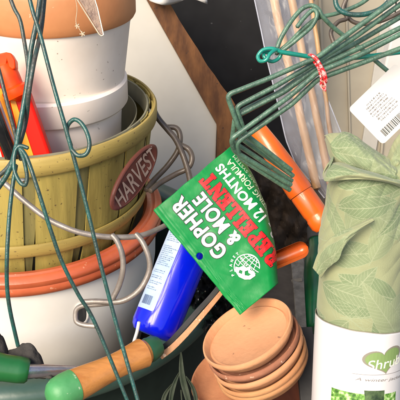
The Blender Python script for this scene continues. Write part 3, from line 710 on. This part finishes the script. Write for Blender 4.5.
strip3('blade', [(160, 357, .945), (172, 348, .945), (186, 334, .945), (200, 318, .945), (212, 304, .95), (222, 292, .955)], lambda t: .0040 - .0012 * t, .003, M['rust_blade'], wt, (0, cs, -sn))
strip3('blade_back', [(157, 352, .952), (170, 342, .952), (183, 328, .952), (197, 312, .952), (210, 298, .957), (220, 286, .96)], lambda t: .0032, .003, M['slat_dark'], wt, (0, cs, -sn))
# white cable stub
o = tube('cord', pts([(139, 322, .95), (137, 332, .95), (134, 342, .95), (132, 352, .95)]), .0022, M['card']); tag(o, 'short white cord end between the white pot and the wooden handle', 'cord')
# green trowel
tw_ = thing('trowel', 'hand trowel with dark green grip and worn steel shank at the lower left', 'trowel', at(20, 378, .88))
g0 = at(-25, 364, .875); g1 = at(29, 371, .885)
gl = (g1 - g0).length
lathe('grip', [(0, -.01), (.016, -.006), (.019, .0), (.0175, .02), (.0155, gl * .55), (.0155, gl * .8), (.0145, gl * .95), (.0115, gl), (0, gl)], g0, g1 - g0, M['green_grip'], tw_, seg=40)
s1 = at(92, 369.5, .93); sl = (s1 - g1).length
lathe('shank', [(0, -.004), (.0085, -.004), (.0078, .01), (.006, sl * .5), (.0042, sl * .85), (.003, sl), (0, sl)], g1, s1 - g1, M['chrome'], tw_, seg=32)
# black sheet put in as the dark gap under the trowel
o = grid('gap_shade', lambda u, v: at(lerp(-10, 96, u), lerp(372, 390, v) + 3 * noise.noise(Vector((u * 4, 0, 0))), 1.03 - .01 * math.sin(v * math.pi) + .01 * noise.noise(Vector((u * 6, v * 6, 2)))), 40, 16, M['black_film'], th=.003); tag(o, 'black pouch lying under the trowel shank inside the tub', 'pouch')
# glove / cloth
def cloth(u, v):
    top = [318, 322, 336, 351, 349, 343.5, 343, 352, 368, 376]; n_ = len(top) - 1
    f = u * n_; k = min(int(f), n_ - 1); t_ = f - k; t_ = t_ * t_ * (3 - 2 * t_)
    x = lerp(-14, 52, u); yt = lerp(top[k], top[k + 1], t_); yb = 378
    return at(x, lerp(yt, yb, v), .905 + .004 * noise.noise(Vector((u * 5, v * 3, 4))) - .010 * math.sin(min(1, v * 1.6) * math.pi / 2) + .003 * abs(noise.noise(Vector((u * 9 + v * 4, v * 3, 7)))))
o = grid('grey_cloth', cloth, 60, 24, M['glove'], th=.004); tag(o, 'dark grey crumpled cloth behind the green trowel grip', 'cloth')

# ------------------------------------------------------------------ saucers
nrm = Vector((-.42, 0, 0)) + Vector((0, sn, cs)) * .75 - Vector((0, cs, -sn)) * .40
nrm.normalize()
def saucer(label, cx, cy, d, R, hgt, mt, nv=None, group='clay saucers in the leaning stack'):
    n_ = (nv or nrm) ; c = at(cx, cy, d)
    pr = [(R * .93, -.002), (R * .955, 0), (R * .985, 0), (R, -.003), (R * .985, -.007), (R * .95, -.009), (R * .86, -hgt), (R * .82, -hgt - .002), (0, -hgt - .002), (0, -hgt + .0085), (R * .78, -hgt + .0085), (R * .84, -hgt + .0105), (R * .88, -.008)]
    o = lathe('clay_saucer', pr, c, n_, mt, seg=96, wob=.008, base=c - n_ * hgt); tag(o, label, 'saucer', group); return o
jit = lambda a, b: (nrm + Vector((a, b, 0))).normalized()
saucer('topmost clay saucer showing its smooth hollow', 246, 331, .905, .0575, .017, M['saucer_a'])
saucer('pinkish brown saucer second from the top of the stack', 252, 341, .9125, .0585, .017, M['saucer_b'], jit(.02, .0))
saucer('thin rimmed clay saucer in the middle of the stack', 256, 348.5, .918, .0590, .017, M['saucer_a'], jit(-.02, .02))
saucer('yellowish clay saucer fourth from the top of the stack', 259, 356, .924, .0590, .017, M['saucer_c'], jit(.01, -.03))
saucer('pale clay saucer fifth from the top, jutting out right', 261, 362, .930, .0585, .017, M['saucer_c'], jit(.03, .02))
saucer('wide orange clay saucer at the bottom holding the leaning stack', 237.5, 369, .955, .0640, .020, M['saucer_d'], jit(.06, .05))
# brown pot under
pb = thing('brown_pot', 'dark red-brown clay pot in shadow under the saucers', 'pot', at(255, 440, 1.02))
lathe('pot_body', [(0, -.14), (.052, -.14), (.070, -.02), (.0745, -.02), (.0745, .0), (.069, .0), (.060, -.06), (.05, -.128), (0, -.128)], at(252, 398, 1.0), (-.1, -.05, 1), mat('dark_red_clay', (.12, .035, .018), (.08, .025, .015), .6, 20, .4, 90), pb, seg=72)
# leaves at left of the saucers
def leaf(name, path, w0, mt, par):
    path = catmull([at(*p) for p in path], 8); n = len(path); V = []; Fc = []; nr = Vector((0, -cs, sn))
    for i, p in enumerate(path):
        t = i / (n - 1); T = (path[min(i + 1, n - 1)] - path[max(i - 1, 0)]).normalized(); s = T.cross(nr).normalized(); w_ = w0 * math.sin(math.pi * min(.98, t * .9 + .07)) ** .7
        for k in (-1, -.5, 0, .5, 1): V.append(p + s * w_ * k + nr * (.0022 * abs(k) - .001))
    for i in range(n - 1):
        for k in range(4): Fc.append((5 * i + k, 5 * i + k + 1, 5 * i + 6 + k, 5 * i + 5 + k))
    o = build(name, V, Fc, mt, par); m = o.modifiers.new('thickness', 'SOLIDIFY'); m.thickness = .0006
lp = thing('leafy_sprig', 'grey-green pointed leaves poking up between the tub and the lowest saucer', 'plant', at(180, 410, .93))
leaf('leaf', [(192, 412, .93), (187, 395, .93), (182, 374, .93), (181, 352, .935)], .0040, M['leaf_dry'], lp)
leaf('leaf', [(170, 412, .93), (171, 398, .93), (174, 385, .93), (180, 371, .935)], .0030, M['leaf_dry'], lp)
leaf('leaf', [(196, 414, .925), (196, 400, .925), (193, 388, .925), (186, 376, .925)], .0026, M['leaf_dry'], lp)
leaf('leaf', [(162, 414, .94), (163, 402, .94), (166, 393, .94), (173, 383, .945)], .0028, M['leaf_dry'], lp)
tube('stem', pts([(182, 420, .935), (182, 405, .935), (181, 390, .935)]), .0009, M['leaf_dry'], lp, n=6)

# slats right of saucers
sl_ = thing('weathered_board', 'weathered grey slat standing between the saucers and the emerald bottle', 'slat', at(306, 430, 1.06))
a_ = at(296, 252, 1.30); b_ = at(312, 420, 1.04)
def bar(name, A, B, wid, th, mt, par):
    T = (B - A).normalized(); nr = Vector((0, -cs, sn)); s = T.cross(nr).normalized(); nr = s.cross(T)
    return slab(name, [A + s * wid, B + s * wid, B - s * wid, A - s * wid], nr, th, mt, par, bevel=.0015)
bar('board', a_, b_, .011, .006, M['slat'], sl_)
bar('crosspiece', at(292, 281, 1.245), at(303, 279, 1.235), .003, .004, M['slat'], sl_)
o = bar('charcoal_board', at(302, 330, .99), at(312, 425, .93), .012, .012, M['slat_dark'], None); tag(o, 'charcoal grey slat edge running down right of the clay saucers', 'slat')

# emerald bottle
e0 = at(322, 330, 1.06); e1 = at(317, 240, 1.14)
eb = thing('emerald_bottle', 'dark emerald green bottle standing in shadow behind the leaf patterned roll', 'bottle', e0)
el = (e1 - e0).length
lathe('bottle_body', [(0, 0), (.018, 0), (.021, .004), (.022, el * .6), (.020, el * .75), (.013, el * .9), (.012, el), (0, el)], e0, e1 - e0, M['emerald'], eb, seg=48)
lathe('cap', [(0, 0), (.014, 0), (.014, .02), (.012, .023), (0, .023)], e1, e1 - e0, M['slat_dark'], eb, seg=32)

# ------------------------------------------------------------------ orange handles
oh = thing('orange_tool', 'bright orange two piece plastic handle slanting behind the staples to the roll', 'handle', at(318, 225, .98))
o0 = at(257, 128, .975); oj = at(301, 193, .965); o1 = at(325, 227, .96)
L1 = (oj - o0).length; L2 = (o1 - oj).length
q = .965 / F
lathe('sleeve', [(0, -.001), (7.5 * q, 0), (9 * q, .003), (11 * q, L1 * .3), (12.6 * q, L1 * .65), (13.2 * q, L1 * .96), (12.6 * q, L1), (0, L1)], o0, oj - o0, M['orange'], oh, seg=56)
lathe('grip', [(0, .0005), (11.8 * q, .0005), (12.2 * q, .003), (12.2 * q, L2 * .55), (11.6 * q, L2 * .6), (11.6 * q, L2 * .66), (12.4 * q, L2 * .7), (12.4 * q, L2 * .9), (10 * q, L2), (0, L2 * 1.01)], oj, o1 - oj, M['orange'], oh, seg=56)
oc = thing('orange_scoop', 'rounded orange channel shaped handle end sticking out right of the packet', 'handle', at(270, 268, .98))
c0 = at(248, 272, .985); c1 = at(300, 250, .985)
T = (c1 - c0).normalized(); s_ = T.cross(Vector((0, -cs, sn))).normalized(); nv_ = s_.cross(T)
if nv_.y > 0: nv_ = -nv_
def chan(u, v):
    # u along, v around outside then inside of a shallow trough with a rounded end
    Lc = (c1 - c0).length; R_ = 8.6 * .985 / F
    if v < .5: a = lerp(-100, 100, v / .5); rr = R_
    else: a = lerp(100, -100, (v - .5) / .5); rr = R_ * .72
    x = u * Lc; endf = 1.0
    tt = u * (Lc + R_)
    if tt > Lc: k = (tt - Lc) / R_; endf = math.sqrt(max(0, 1 - k * k)) ; x = tt
    else: x = tt
    a = math.radians(a)
    rr_ = rr * endf if v < .5 else max(0, rr * endf - .0006)
    return c0 + T * x + s_ * math.sin(a) * rr_ + nv_ * (-math.cos(a) * rr_ + .001)
grid('channel', chan, 60, 40, M['orange_deep'], oc)

# ------------------------------------------------------------------ clear sleeve with bamboo stakes
sv = thing('stake_sleeve', 'milky clear plastic sleeve wrapped round the bamboo stakes', 'sleeve', at(330, 190, .97))
def sleeve(front):
    ys = [-12, 30, 60, 100, 140, 165, 190, 200]; lx = [252, 261, 267, 277, 286, 296, 318, 326]; rx = [312, 316, 318, 328, 344, 347, 344, 338]
    def fn(u, v):
        y = lerp(-12, 198, v); x = lerp(interp(ys, lx, y), interp(ys, rx, y), u)
        dd = .985 + .012 * (v) * 0
        bul = math.sin(u * math.pi) ** .6 * .016
        d = 1.0 - (bul if front else -bul * .6) + .005 * noise.noise(Vector((u * 3, v * 4, 1 if front else 7))) + .0045 * abs(noise.noise(Vector((u * 4 + v * 7, v * 9 - u * 3, 3)))) + .002 * abs(noise.noise(Vector((u * 12 - v * 9, v * 14 + u * 5, 8))))
        return at(x, y, d)
    return fn
grid('front_film', sleeve(True), 60, 90, M['film'], sv)
grid('back_film', sleeve(False), 40, 60, M['film'], sv)
for e_ in (0.0, 1.0):
    f_ = sleeve(True)
    tube('seam', [f_(e_, v / 30) for v in range(31)], .0009, M['film_edge'], sv, n=6)
SG = 'bamboo stakes in the clear sleeve'
for lab, a, b, r in (('left bamboo stake inside the clear sleeve', (271, -12), (317, 188), .0056), ('right bamboo stake inside the clear sleeve', (289, -12), (332, 190), .0052), ('thin bamboo stake almost hidden at the right of the sleeve', (309, -12), (338, 182), .003)):
    A = at(*a, 1.0); B = at(*b, 1.0)
    pth = [A.lerp(B, t / 40) + Vector((.0012 * noise.noise(Vector((t * .2, r * 900, 0))), 0, 0)) for t in range(41)]
    nd = [.18, .45, .72, .93]
    o = tube('bamboo_stake', pth, lambda t, r=r: r * (1 + .10 * math.exp(-min((t - x) ** 2 for x in nd) / .00006) + .03 * math.sin(t * 9)), M['bamboo'], n=16, base=B); tag(o, lab, 'stake', SG)

# ------------------------------------------------------------------ staples bundle
SB = 'bundle of grey-green wire staples'
defs = [('topmost staple of the bundle with the highest square corner', [(412, -12), (352, 31), (318, 57), (270, 78), (227, 95), (239, 129), (291, 170)], .800),
        ('second staple of the bundle just inside the topmost corner', [(412, -4), (355, 37), (318, 61), (276, 86), (236, 107), (245, 134), (293, 176)], .808),
        ('middle staple of the bundle lying flat behind the others', [(412, 22), (360, 48), (318, 67), (284, 92), (235, 117), (232, 141), (292, 181)], .816),
        ('staple with a square corner just above the packet edge', [(412, 28), (362, 54), (318, 72), (290, 96), (231, 139), (234, 151), (291, 185)], .803),
        ('lowest staple of the bundle reaching the packet', [(412, 44), (370, 60), (318, 79), (292, 104), (236, 143), (240, 158), (290, 190)], .811),
        ('staple ending short behind the bundle', [(412, 10), (358, 42), (318, 64), (280, 92), (240, 112), (238, 136), (289, 173)], .822)]
for lab, lst, d in defs:
    ds = [d, d, d, d, d, d + .015, d + .055]
    o = tube('garden_staple', fillet([at(x, y, dd) for (x, y), dd in zip(lst, ds)], .006, 6), .0027, M['staple'], n=12, base=at(*lst[-1], d + .055)); tag(o, lab, 'staple', SB)
# red twist tie
V, Fc = tubegeo(pts([(309, 55, .812), (311, 55, .796), (316, 58, .793), (321, 66, .792), (325, 74, .794), (326, 82, .80), (322, 84, .815)]), .0016, 8)
tubegeo(pts([(311, 59, .812), (313, 57, .797), (319, 64, .794), (323, 74, .793), (325, 84, .797), (325, 91, .80)]), .0013, 8, V, Fc)
tubegeo(pts([(314, 62, .80), (318, 68, .794), (321, 78, .794), (321, 86, .797), (324, 90, .799)]), .0012, 8, V, Fc)
o = build('twist_tie', V, Fc, M['red_tie']); tag(o, 'red and white twist tie knotted around the staple bundle', 'twist tie')
# hook wires at upper right
HG = 'looped wires at the upper right'
def hw(label, lst, r, mt, name='hooked_wire'):
    o = tube(name, pts(lst), r, mt, base=at(*lst[0])); tag(o, label, 'wire', HG)
hw('tall grey-green hooked wire bending over at the top of the clear sleeve', [(277, 48, .83), (282, 36, .83), (292, 20, .83), (302, 9, .83), (311, 5.5, .83), (318, 9, .83), (323, 17, .832), (334, 28, .84), (348, 39, .85), (365, 52, .855), (384, 68, .86), (404, 84, .865)], .0025, M['staple'])
hw('inner grey-green wire ending in a blunt tip inside the hook', [(297, 27, .826), (304, 18, .826), (313, 10, .826), (317, 15, .826), (312, 26, .826), (301, 36, .826), (290, 45, .828), (279, 53, .83)], .0023, M['staple'])
hw('grey-green wire curving from the teal knot up to the top edge', [(276, 54, .835), (290, 42, .835), (304, 28, .835), (318, 18, .836), (338, 13, .838), (360, 4, .84), (376, -8, .84)], .0023, M['staple'])
hw('brown-grey wire curl behind the bundle at the top right', [(350, -8, .86), (343, 8, .86), (347, 18, .86), (338, 22, .86), (331, 32, .86), (334, 44, .86)], .0025, M['metal_brown'])
hw('second brown-grey wire sweeping right behind the bundle', [(346, -6, .865), (345, 10, .865), (352, 21, .865), (366, 24, .865), (384, 20, .865), (408, 8, .865)], .0024, M['metal_brown'])
tt = thing('teal_tie_wire', 'bright teal wire knotted at its left end and running right across the bundle', 'wire', at(270, 58, .83))
tube('wire', pts([(281, 52, .822), (296, 54.5, .825), (315, 57.5, .83), (335, 59, .84), (352, 58, .842), (375, 55.5, .842), (408, 51, .842)]), .0026, M['teal_tie'], tt)
tube('knot', pts([(281, 52, .822), (272, 48.5, .82), (263, 50, .82), (258, 56, .82), (260, 61, .818), (266, 60, .815), (270, 54, .816), (276, 50, .82), (281, 52, .826), (279, 58, .828), (272, 61.5, .826), (265, 58, .824), (264, 53, .826), (271, 52, .828)]), .0021, M['teal_tie'], tt)
hw('teal wire loop hanging down from the top edge of the picture', [(335, -8, .815), (336, 4, .815), (341, 11, .815), (352, 14.5, .815), (366, 14, .815), (380, 9, .815), (390, 0, .815), (396, -8, .815)], .0027, M['teal_wire'])

# ------------------------------------------------------------------ hanging card
cd = thing('price_card', 'white price card with small print and a barcode at the right edge', 'card', at(375, 110, .86))
C0 = Vector((348, 109)); C1 = Vector((394.5, 64))       # left corner, top corner
ex = (C1 - C0).normalized(); ey = Vector((-ex.y, ex.x))  # text runs along ex (up-right), lines step along ey (down-right)
def cardp(x, y, off=0):
    p = C0 + ex * x + ey * y
    return at(p.x, p.y, .865 - .00025 * x + .004 * math.sin((x + y) * .03) - off)
W_, H_ = 66, 50
def cardpoly():
    r = 4; pl = []
    for cx_, cy_, a0 in ((r, r, 180), (W_ - r, r, 270), (W_ - r, H_ - r, 0), (r, H_ - r, 90)):
        for k in range(5):
            a = math.radians(a0 + k * 22.5); pl.append((cx_ + r * math.cos(a), cy_ + r * math.sin(a)))
    return pl
bm = glyph_bm('poly', [cardpoly()]); o = place_bm('card_sheet', bm, lambda x, y: cardp(x, y), M['card'], cd, cut=5)
m = o.modifiers.new('thickness', 'SOLIDIFY'); m.thickness = .0006; m.offset = 0
random.seed(21); polys = []
for ln in range(8):
    yy = 10 + ln * 3.0; x = 13 + (3 if ln in (0, 7) else random.uniform(-1, 1.5)); xe = x + random.uniform(20, 27) * (.8 if ln in (0, 7) else 1)
    while x < xe:
        for _ in range(random.randint(2, 7)): scrib(polys, x, yy + 1.2, .95, 1.4, -1); x += 1.2
        x += .7
bm = glyph_bm('poly', polys); place_bm('small_print', bm, lambda x, y: cardp(x, y, .0006), M['ink'], cd, cut=6)
polys = []; x = 8
while x < 50:
    l = random.choice((.35, .6, 1.0)); polys.append([(x, 38), (x + l, 38), (x + l, 46), (x, 46)]); x += l + random.choice((.45, .7, 1.0))
bm = glyph_bm('poly', polys); place_bm('barcode', bm, lambda x, y: cardp(x, y, .0006), M['black_ink'], cd)
o = slab('white_box', ypoly([(384, 70), (393, 30), (420, 10), (420, 90)], 1.1), (0, 1, 0), .03, M['card'], bevel=.003); tag(o, 'white box corner behind the price card at the right edge', 'box')

# ------------------------------------------------------------------ leaf patterned roll
rA = at(354, 440, .865); rB = at(368, 170, .822)
rz = (rB - rA); RL = rz.length; rz.normalize()
rx_, ry_, _ = frame(rz, at(360, 300, .8) - at(360, 300, .9))
RR = .0485
sgn_ = 1 if (ry_.x > 0) else -1
rl = thing('cloth_roll', 'rolled pale green cloth with leaf print held by a white paper sleeve', 'fabric roll', rA)
def rollp(u, h, r):      # u = arc length from the side facing the viewer (+ right), h = height
    a = u / RR; return rA + (rx_ * math.cos(a) + ry_ * sgn_ * math.sin(a)) * r + rz * h
def rollhit(px_, py_, r=RR):
    o_ = Vector((0, 0, H)); dvec = (at(px_, py_, 1) - o_); w0 = o_ - rA
    dp = dvec - rz * dvec.dot(rz); wp = w0 - rz * w0.dot(rz)
    a = dp.dot(dp); b = 2 * dp.dot(wp); c = wp.dot(wp) - r * r; disc = max(0, b * b - 4 * a * c)
    t = (-b - math.sqrt(disc)) / (2 * a); p = w0 + dvec * t; h = p.dot(rz)
    return (math.atan2(p.dot(ry_) * sgn_, p.dot(rx_)) * RR, h)
# leaf print: vectorised pattern in metres
rs = np.random.RandomState(5)
LEAVES = []
def addleaf(x, y, ang, L_, W): LEAVES.append((x, y, math.radians(ang), L_, W))
for px_, py_, ang, L_, W in ((322, 283, -14, .088, .017), (326, 256, 8, .07, .014), (372, 262, 68, .07, .015), (398, 300, 160, .075, .016), (345, 318, 12, .075, .014),
                            (345, 235, 70, .06, .013), (335, 205, 5, .075, .014), (400, 240, 120, .06, .013), (362, 205, -30, .06, .014), (330, 300, -35, .05, .011),
                            (395, 200, 60, .06, .013), (382, 325, 35, .06, .012), (334, 185, 25, .06, .012), (352, 295, 50, .04, .009)):
    u_, h_ = rollhit(px_, py_); addleaf(u_, h_, ang, L_, W)
for k in range(34):
    addleaf(rs.uniform(-.15, .15), rs.uniform(.0, .36), rs.uniform(0, 360), rs.uniform(.06, .10), rs.uniform(.010, .015))
def leafcolor(x, y):
    x = np.asarray(x); y = np.asarray(y)
    base = np.empty((x.size, 3)); base[:] = (.25, .27, .145)
    dn = .5 + .5 * np.sin(x * 210 + 3 * np.sin(y * 120)) * np.sin(y * 170 + 2 * np.sin(x * 90)); base *= (1 - .08 * dn)[:, None]
    for i, (cx_, cy_, a, L_, W) in enumerate(LEAVES):
        dx, dy = x - cx_, y - cy_; t = (dx * math.cos(a) + dy * math.sin(a)) / L_; s = (-dx * math.sin(a) + dy * math.cos(a))
        s = s - .10 * L_ * t * (1 - t) * (1 if i % 2 else -1)
        tt_ = np.clip(t, 0, 1); wloc = W * np.sin(np.pi * tt_ ** .8) ** .9
        inside = (t > 0) & (t < 1) & (np.abs(s) < wloc)
        full = i % 5 != 4
        fillc = np.array([(.15, .20, .10), (.175, .22, .115), (.205, .245, .13)][i % 3])
        if full: base[inside] = fillc
        line = inside & (np.abs(s) > wloc - .00045)
        mid = (t > -.08) & (t < 1) & (np.abs(s) < .0005)
        ph = (t * L_ - np.abs(s) * 1.1 - 18 * s * s) / .0055
        vein = inside & (np.abs((ph % 1) - .5) < .055)
        base[line | mid | vein] = (.255, .29, .17)
    return base
fm = bpy.data.materials.new('leaf_print_cloth'); fm.use_nodes = True
t = fm.node_tree; b = t.nodes['Principled BSDF']; b.inputs['Roughness'].default_value = .8; b.inputs['Sheen Weight'].default_value = .15
at_ = t.nodes.new('ShaderNodeAttribute'); at_.attribute_name = 'print'; t.links.new(at_.outputs['Color'], b.inputs['Base Color'])
tc = t.nodes.new('ShaderNodeTexCoord'); wv = t.nodes.new('ShaderNodeTexNoise'); wv.inputs['Scale'].default_value = 900; t.links.new(tc.outputs['Object'], wv.inputs['Vector'])
bpn = t.nodes.new('ShaderNodeBump'); bpn.inputs['Strength'].default_value = .35; bpn.inputs['Distance'].default_value = .0008; t.links.new(wv.outputs['Fac'], bpn.inputs['Height']); t.links.new(bpn.outputs[0], b.inputs['Normal'])
def paint(o, xs, ys):
    c = leafcolor(xs, ys); me = o.data; ca = me.color_attributes.new('print', 'FLOAT_COLOR', 'POINT')
    rgba = np.ones((len(me.vertices), 4), 'f'); rgba[:, :3] = c; ca.data.foreach_set('color', rgba.ravel())
def clothgrid(name, fn, uvfn, nu, nv, th=.0012, parent=rl):
    V = []; xs = []; ys = []
    for j in range(nv + 1):
        for i in range(nu + 1):
            u, v = i / nu, j / nv; V.append(fn(u, v)); a, b_ = uvfn(u, v); xs.append(a); ys.append(b_)
    Fc = [(j * (nu + 1) + i, j * (nu + 1) + i + 1, (j + 1) * (nu + 1) + i + 1, (j + 1) * (nu + 1) + i) for j in range(nv) for i in range(nu)]
    o = build(name, V, Fc, fm, parent); paint(o, np.array(xs), np.array(ys))
    for p in o.data.polygons: p.use_smooth = True
    if th:
        m = o.modifiers.new('thickness', 'SOLIDIFY'); m.thickness = th; m.offset = 0
    return o
h_lab = rollhit(355, 331)[1]; h_top = rollhit(362, 176)[1]
def wr(u, h):
    up = max(0, (h - h_lab) / (h_top - h_lab))
    r = RR - .0012
    r += up * (.0035 * noise.noise(Vector((u * 30, h * 22, 2))) + .0075 * noise.noise(Vector((u * 14 + h * 16, h * 9, 5))) + .0045 * abs(noise.noise(Vector((u * 45 - h * 35, h * 20, 8)))))
    r -= .006 * max(0, up - .15) * 1.0
    # soft vertical pleats to the right
    r += .0028 * up * math.sin(u * 95 + h * 30) * (.7 + .3 * math.tanh(u * 60))
    r -= .0015 * math.exp(-((h - h_lab) / .006) ** 2)
    if up > .9: r -= (up - .9) * 10 * .006
    return r
def um_(u):
    w_ = 2 * u - 1; return .1524 * (.5 * w_ + .5 * w_ ** 3)
def bodyfn(u, v):
    uu = um_(u); h = lerp(h_lab - .02, h_top, v); return rollp(uu, h, wr(uu, h))
clothgrid('cloth', bodyfn, lambda u, v: (um_(u), lerp(h_lab - .02, h_top, v)), 520, 560)
# folds at the top, each a draped surface between four edge curves
def coons(c0, c1, bulge, seed, wrk=.003):
    """c0, c1: lists of (px,py,depth) for the two long edges"""
    sh = lambda y: interp([130, 180, 220, 280], [-.080, -.078, -.062, -.052], y)
    a = catmull([at(p[0], p[1], p[2] + sh(p[1])) for p in c0], 10); b = catmull([at(p[0], p[1], p[2] + sh(p[1])) for p in c1], 10)
    def pick(L_, u): f = u * (len(L_) - 1); i = min(int(f), len(L_) - 2); return L_[i].lerp(L_[i + 1], f - i)
    nr = Vector((0, -cs, sn))
    def fn(u, v):
        p = pick(a, u).lerp(pick(b, u), v)
        return p + nr * (bulge * math.sin(math.pi * v) ** .8 + wrk * noise.noise(Vector((u * 4, v * 3, seed))) + wrk * .5 * noise.noise(Vector((u * 11, v * 5, seed + 1))))
    return fn
def uvpix(c0, c1, ox):
    def f(u, v): return (ox + u * .075, .2 + ox + v * .035)
    return f
# upper flap: top edge and lower edge
clothgrid('folded_flap', coons([(324, 136, .90), (332, 133.5, .893), (346, 134, .885), (360, 142, .88), (374, 152, .878), (392, 168, .88)], [(325, 139, .905), (332, 160, .890), (345, 169, .882), (361, 175, .878), (376, 179, .876), (394, 186, .876)], .012, 3), lambda u, v: (u * .085 - .06, v * .035 + h_lab + .02), 160, 60)
clothgrid('folded_flap', coons([(333, 135, .905), (345, 132, .91), (356, 137, .912), (370, 147, .91), (384, 156, .908), (398, 166, .90)], [(330, 150, .90), (345, 152, .90), (356, 156, .90), (368, 162, .90), (380, 168, .90), (396, 176, .895)], .004, 4), lambda u, v: (u * .08 - .05, v * .03 + .17), 100, 40)
# second lobe, curling open at its left end
clothgrid('folded_flap', coons([(334, 155, .885), (330, 163, .880), (340, 163, .872), (356, 168, .868), (374, 173, .866), (396, 180, .87), (404, 178, .88)], [(324, 174, .880), (325, 181, .866), (340, 180, .858), (356, 179, .854), (374, 180, .852), (394, 184, .855), (406, 190, .865)], .010, 9), lambda u, v: (u * .09 - .09, v * .03 + .13), 160, 60)
clothgrid('folded_flap', coons([(335, 157, .886), (328, 164, .890), (323, 174, .888), (325, 181, .872)], [(336, 160, .892), (334, 168, .898), (333, 175, .896), (332, 180, .888)], -.002, 12, .001), lambda u, v: (u * .04 - .12, v * .02 + .10), 50, 24)
# twisted gather at the right
clothgrid('folded_flap', coons([(372, 150, .90), (384, 156, .895), (394, 158, .89), (412, 140, .89)], [(380, 178, .875), (390, 182, .87), (400, 184, .868), (414, 186, .87)], .008, 15, .005), lambda u, v: (u * .05 + .02, v * .05 + .12), 90, 60)
clothgrid('folded_flap', coons([(386, 160, .895), (392, 146, .895), (398, 136, .895), (414, 122, .895)], [(394, 170, .88), (400, 164, .88), (406, 160, .88), (416, 156, .88)], .005, 17, .004), lambda u, v: (u * .05 + .05, v * .05 + .02), 60, 40)
# drooping fold across the body and corner sticking out at the left
clothgrid('folded_flap', coons([(313, 268, .862), (318, 254, .857), (324, 245, .850), (331, 238, .845), (342, 232, .838), (356, 226, .835), (372, 218, .835)], [(321, 278, .862), (326, 270, .853), (333, 264, .842), (339, 259, .836), (344, 246, .832), (357, 232, .832), (374, 221, .834)], .004, 21, .002), lambda u, v: (u * .07 - .04, v * .03 + h_lab + .06), 120, 44)
# inner core closing the top of the roll
lathe('roll_core', [(0, 0), (RR - .006, 0), (RR - .006, h_top * .6), (RR - .018, h_top * .85), (RR - .03, h_top - .01), (0, h_top - .004)], rA, rz, M['slat_dark'], rl, seg=48)
# paper sleeve
def sleeve2(u, v):
    uu = lerp(-.1525, .1525, u); top = h_lab + .0015 * math.sin(uu * 30) + .0005 * noise.noise(Vector((uu * 60, 0, 0)))
    h = lerp(.0, top, v) - .0058 * math.sin(uu / RR) * v; r = RR + .0006 + .0009 * noise.noise(Vector((uu * 18, h * 9, 4)))
    return rollp(uu, h, r)
o = grid('paper_sleeve', sleeve2, 160, 60, M['label_white'], rl, th=.0005)
def inkr(x, y, off): return rollp(x, y, RR + .0006 + .0009 * noise.noise(Vector((x * 18, y * 9, 4))) + .0004 + off)
# brown line at the top border of the sleeve
tube('sleeve_edge', [sleeve2(k / 90, 1) for k in range(91)], .00055, M['heart_edge'], rl, n=6)
# picture band
uL, hL = rollhit(332, 387); uR, hR = rollhit(395, 391)
uL2, hL2 = rollhit(329, 400)
def band(poly, name, mt, off):
    bm = glyph_bm('poly', [poly]); place_bm(name, bm, lambda x, y: inkr(x, y, off), mt, rl, cut=.004)
band([(uL, hL), (uR, hR), (uR, hR - .06), (uL, hL - .06)], 'printed_picture', M['photo_print'], 0)
um, hm = rollhit(364, 389)
band([(um, hm - .001), (um + .022, hm + (hR - hL) * .3 - .001), (um + .022, hm - .05), (um + .006, hm - .05)], 'printed_picture', M['photo_dark'], .0002)
# heart
cxh, cyh = rollhit(384, 361)
def heart(k):
    pl = []
    for i in range(48):
        a = 2 * math.pi * i / 48; x = 16 * math.sin(a) ** 3; y = 13 * math.cos(a) - 5 * math.cos(2 * a) - 2 * math.cos(3 * a) - math.cos(4 * a)
        x, y = x / 16 * .0235 * k, (y + 2) / 16 * .0155 * k
        pl.append(rot(x, y, math.radians(9)))
    return [(cxh + x, cyh + y) for x, y in pl]
band(heart(1.0), 'heart_border', M['heart_edge'], 0); band(heart(.88), 'heart_mark', M['heart'], .0002)
def rtext(body, p0, p1, hgt, mt, off=0, shear=.2):
    a = rollhit(*p0); b_ = rollhit(*p1); L_ = math.hypot(b_[0] - a[0], b_[1] - a[1]); dx, dy = (b_[0] - a[0]) / L_, (b_[1] - a[1]) / L_
    bm = glyph_bm('text', body, 1, off, shear)
    place_bm('lettering', bm, lambda x, y: inkr(a[0] + dx * x - dy * y, a[1] + dy * x + dx * y, .0004), mt, rl, fit={'box': (0, 0, L_, hgt)}, cut=.003)
rtext('Shrubs', (367, 370), (401, 360), .0105, M['cream_ink'], .004)
rtext('A winter jacket', (355, 380.5), (400, 377), .0042, M['script_ink'], -.004, .3)
a = rollhit(352, 373.2); b_ = rollhit(399, 370)
bm = glyph_bm('poly', [[a, b_, (b_[0], b_[1] + .0004), (a[0], a[1] + .0004)]]); place_bm('rule_line', bm, lambda x, y: inkr(x, y, .0001), M['script_ink'], rl, cut=.003)
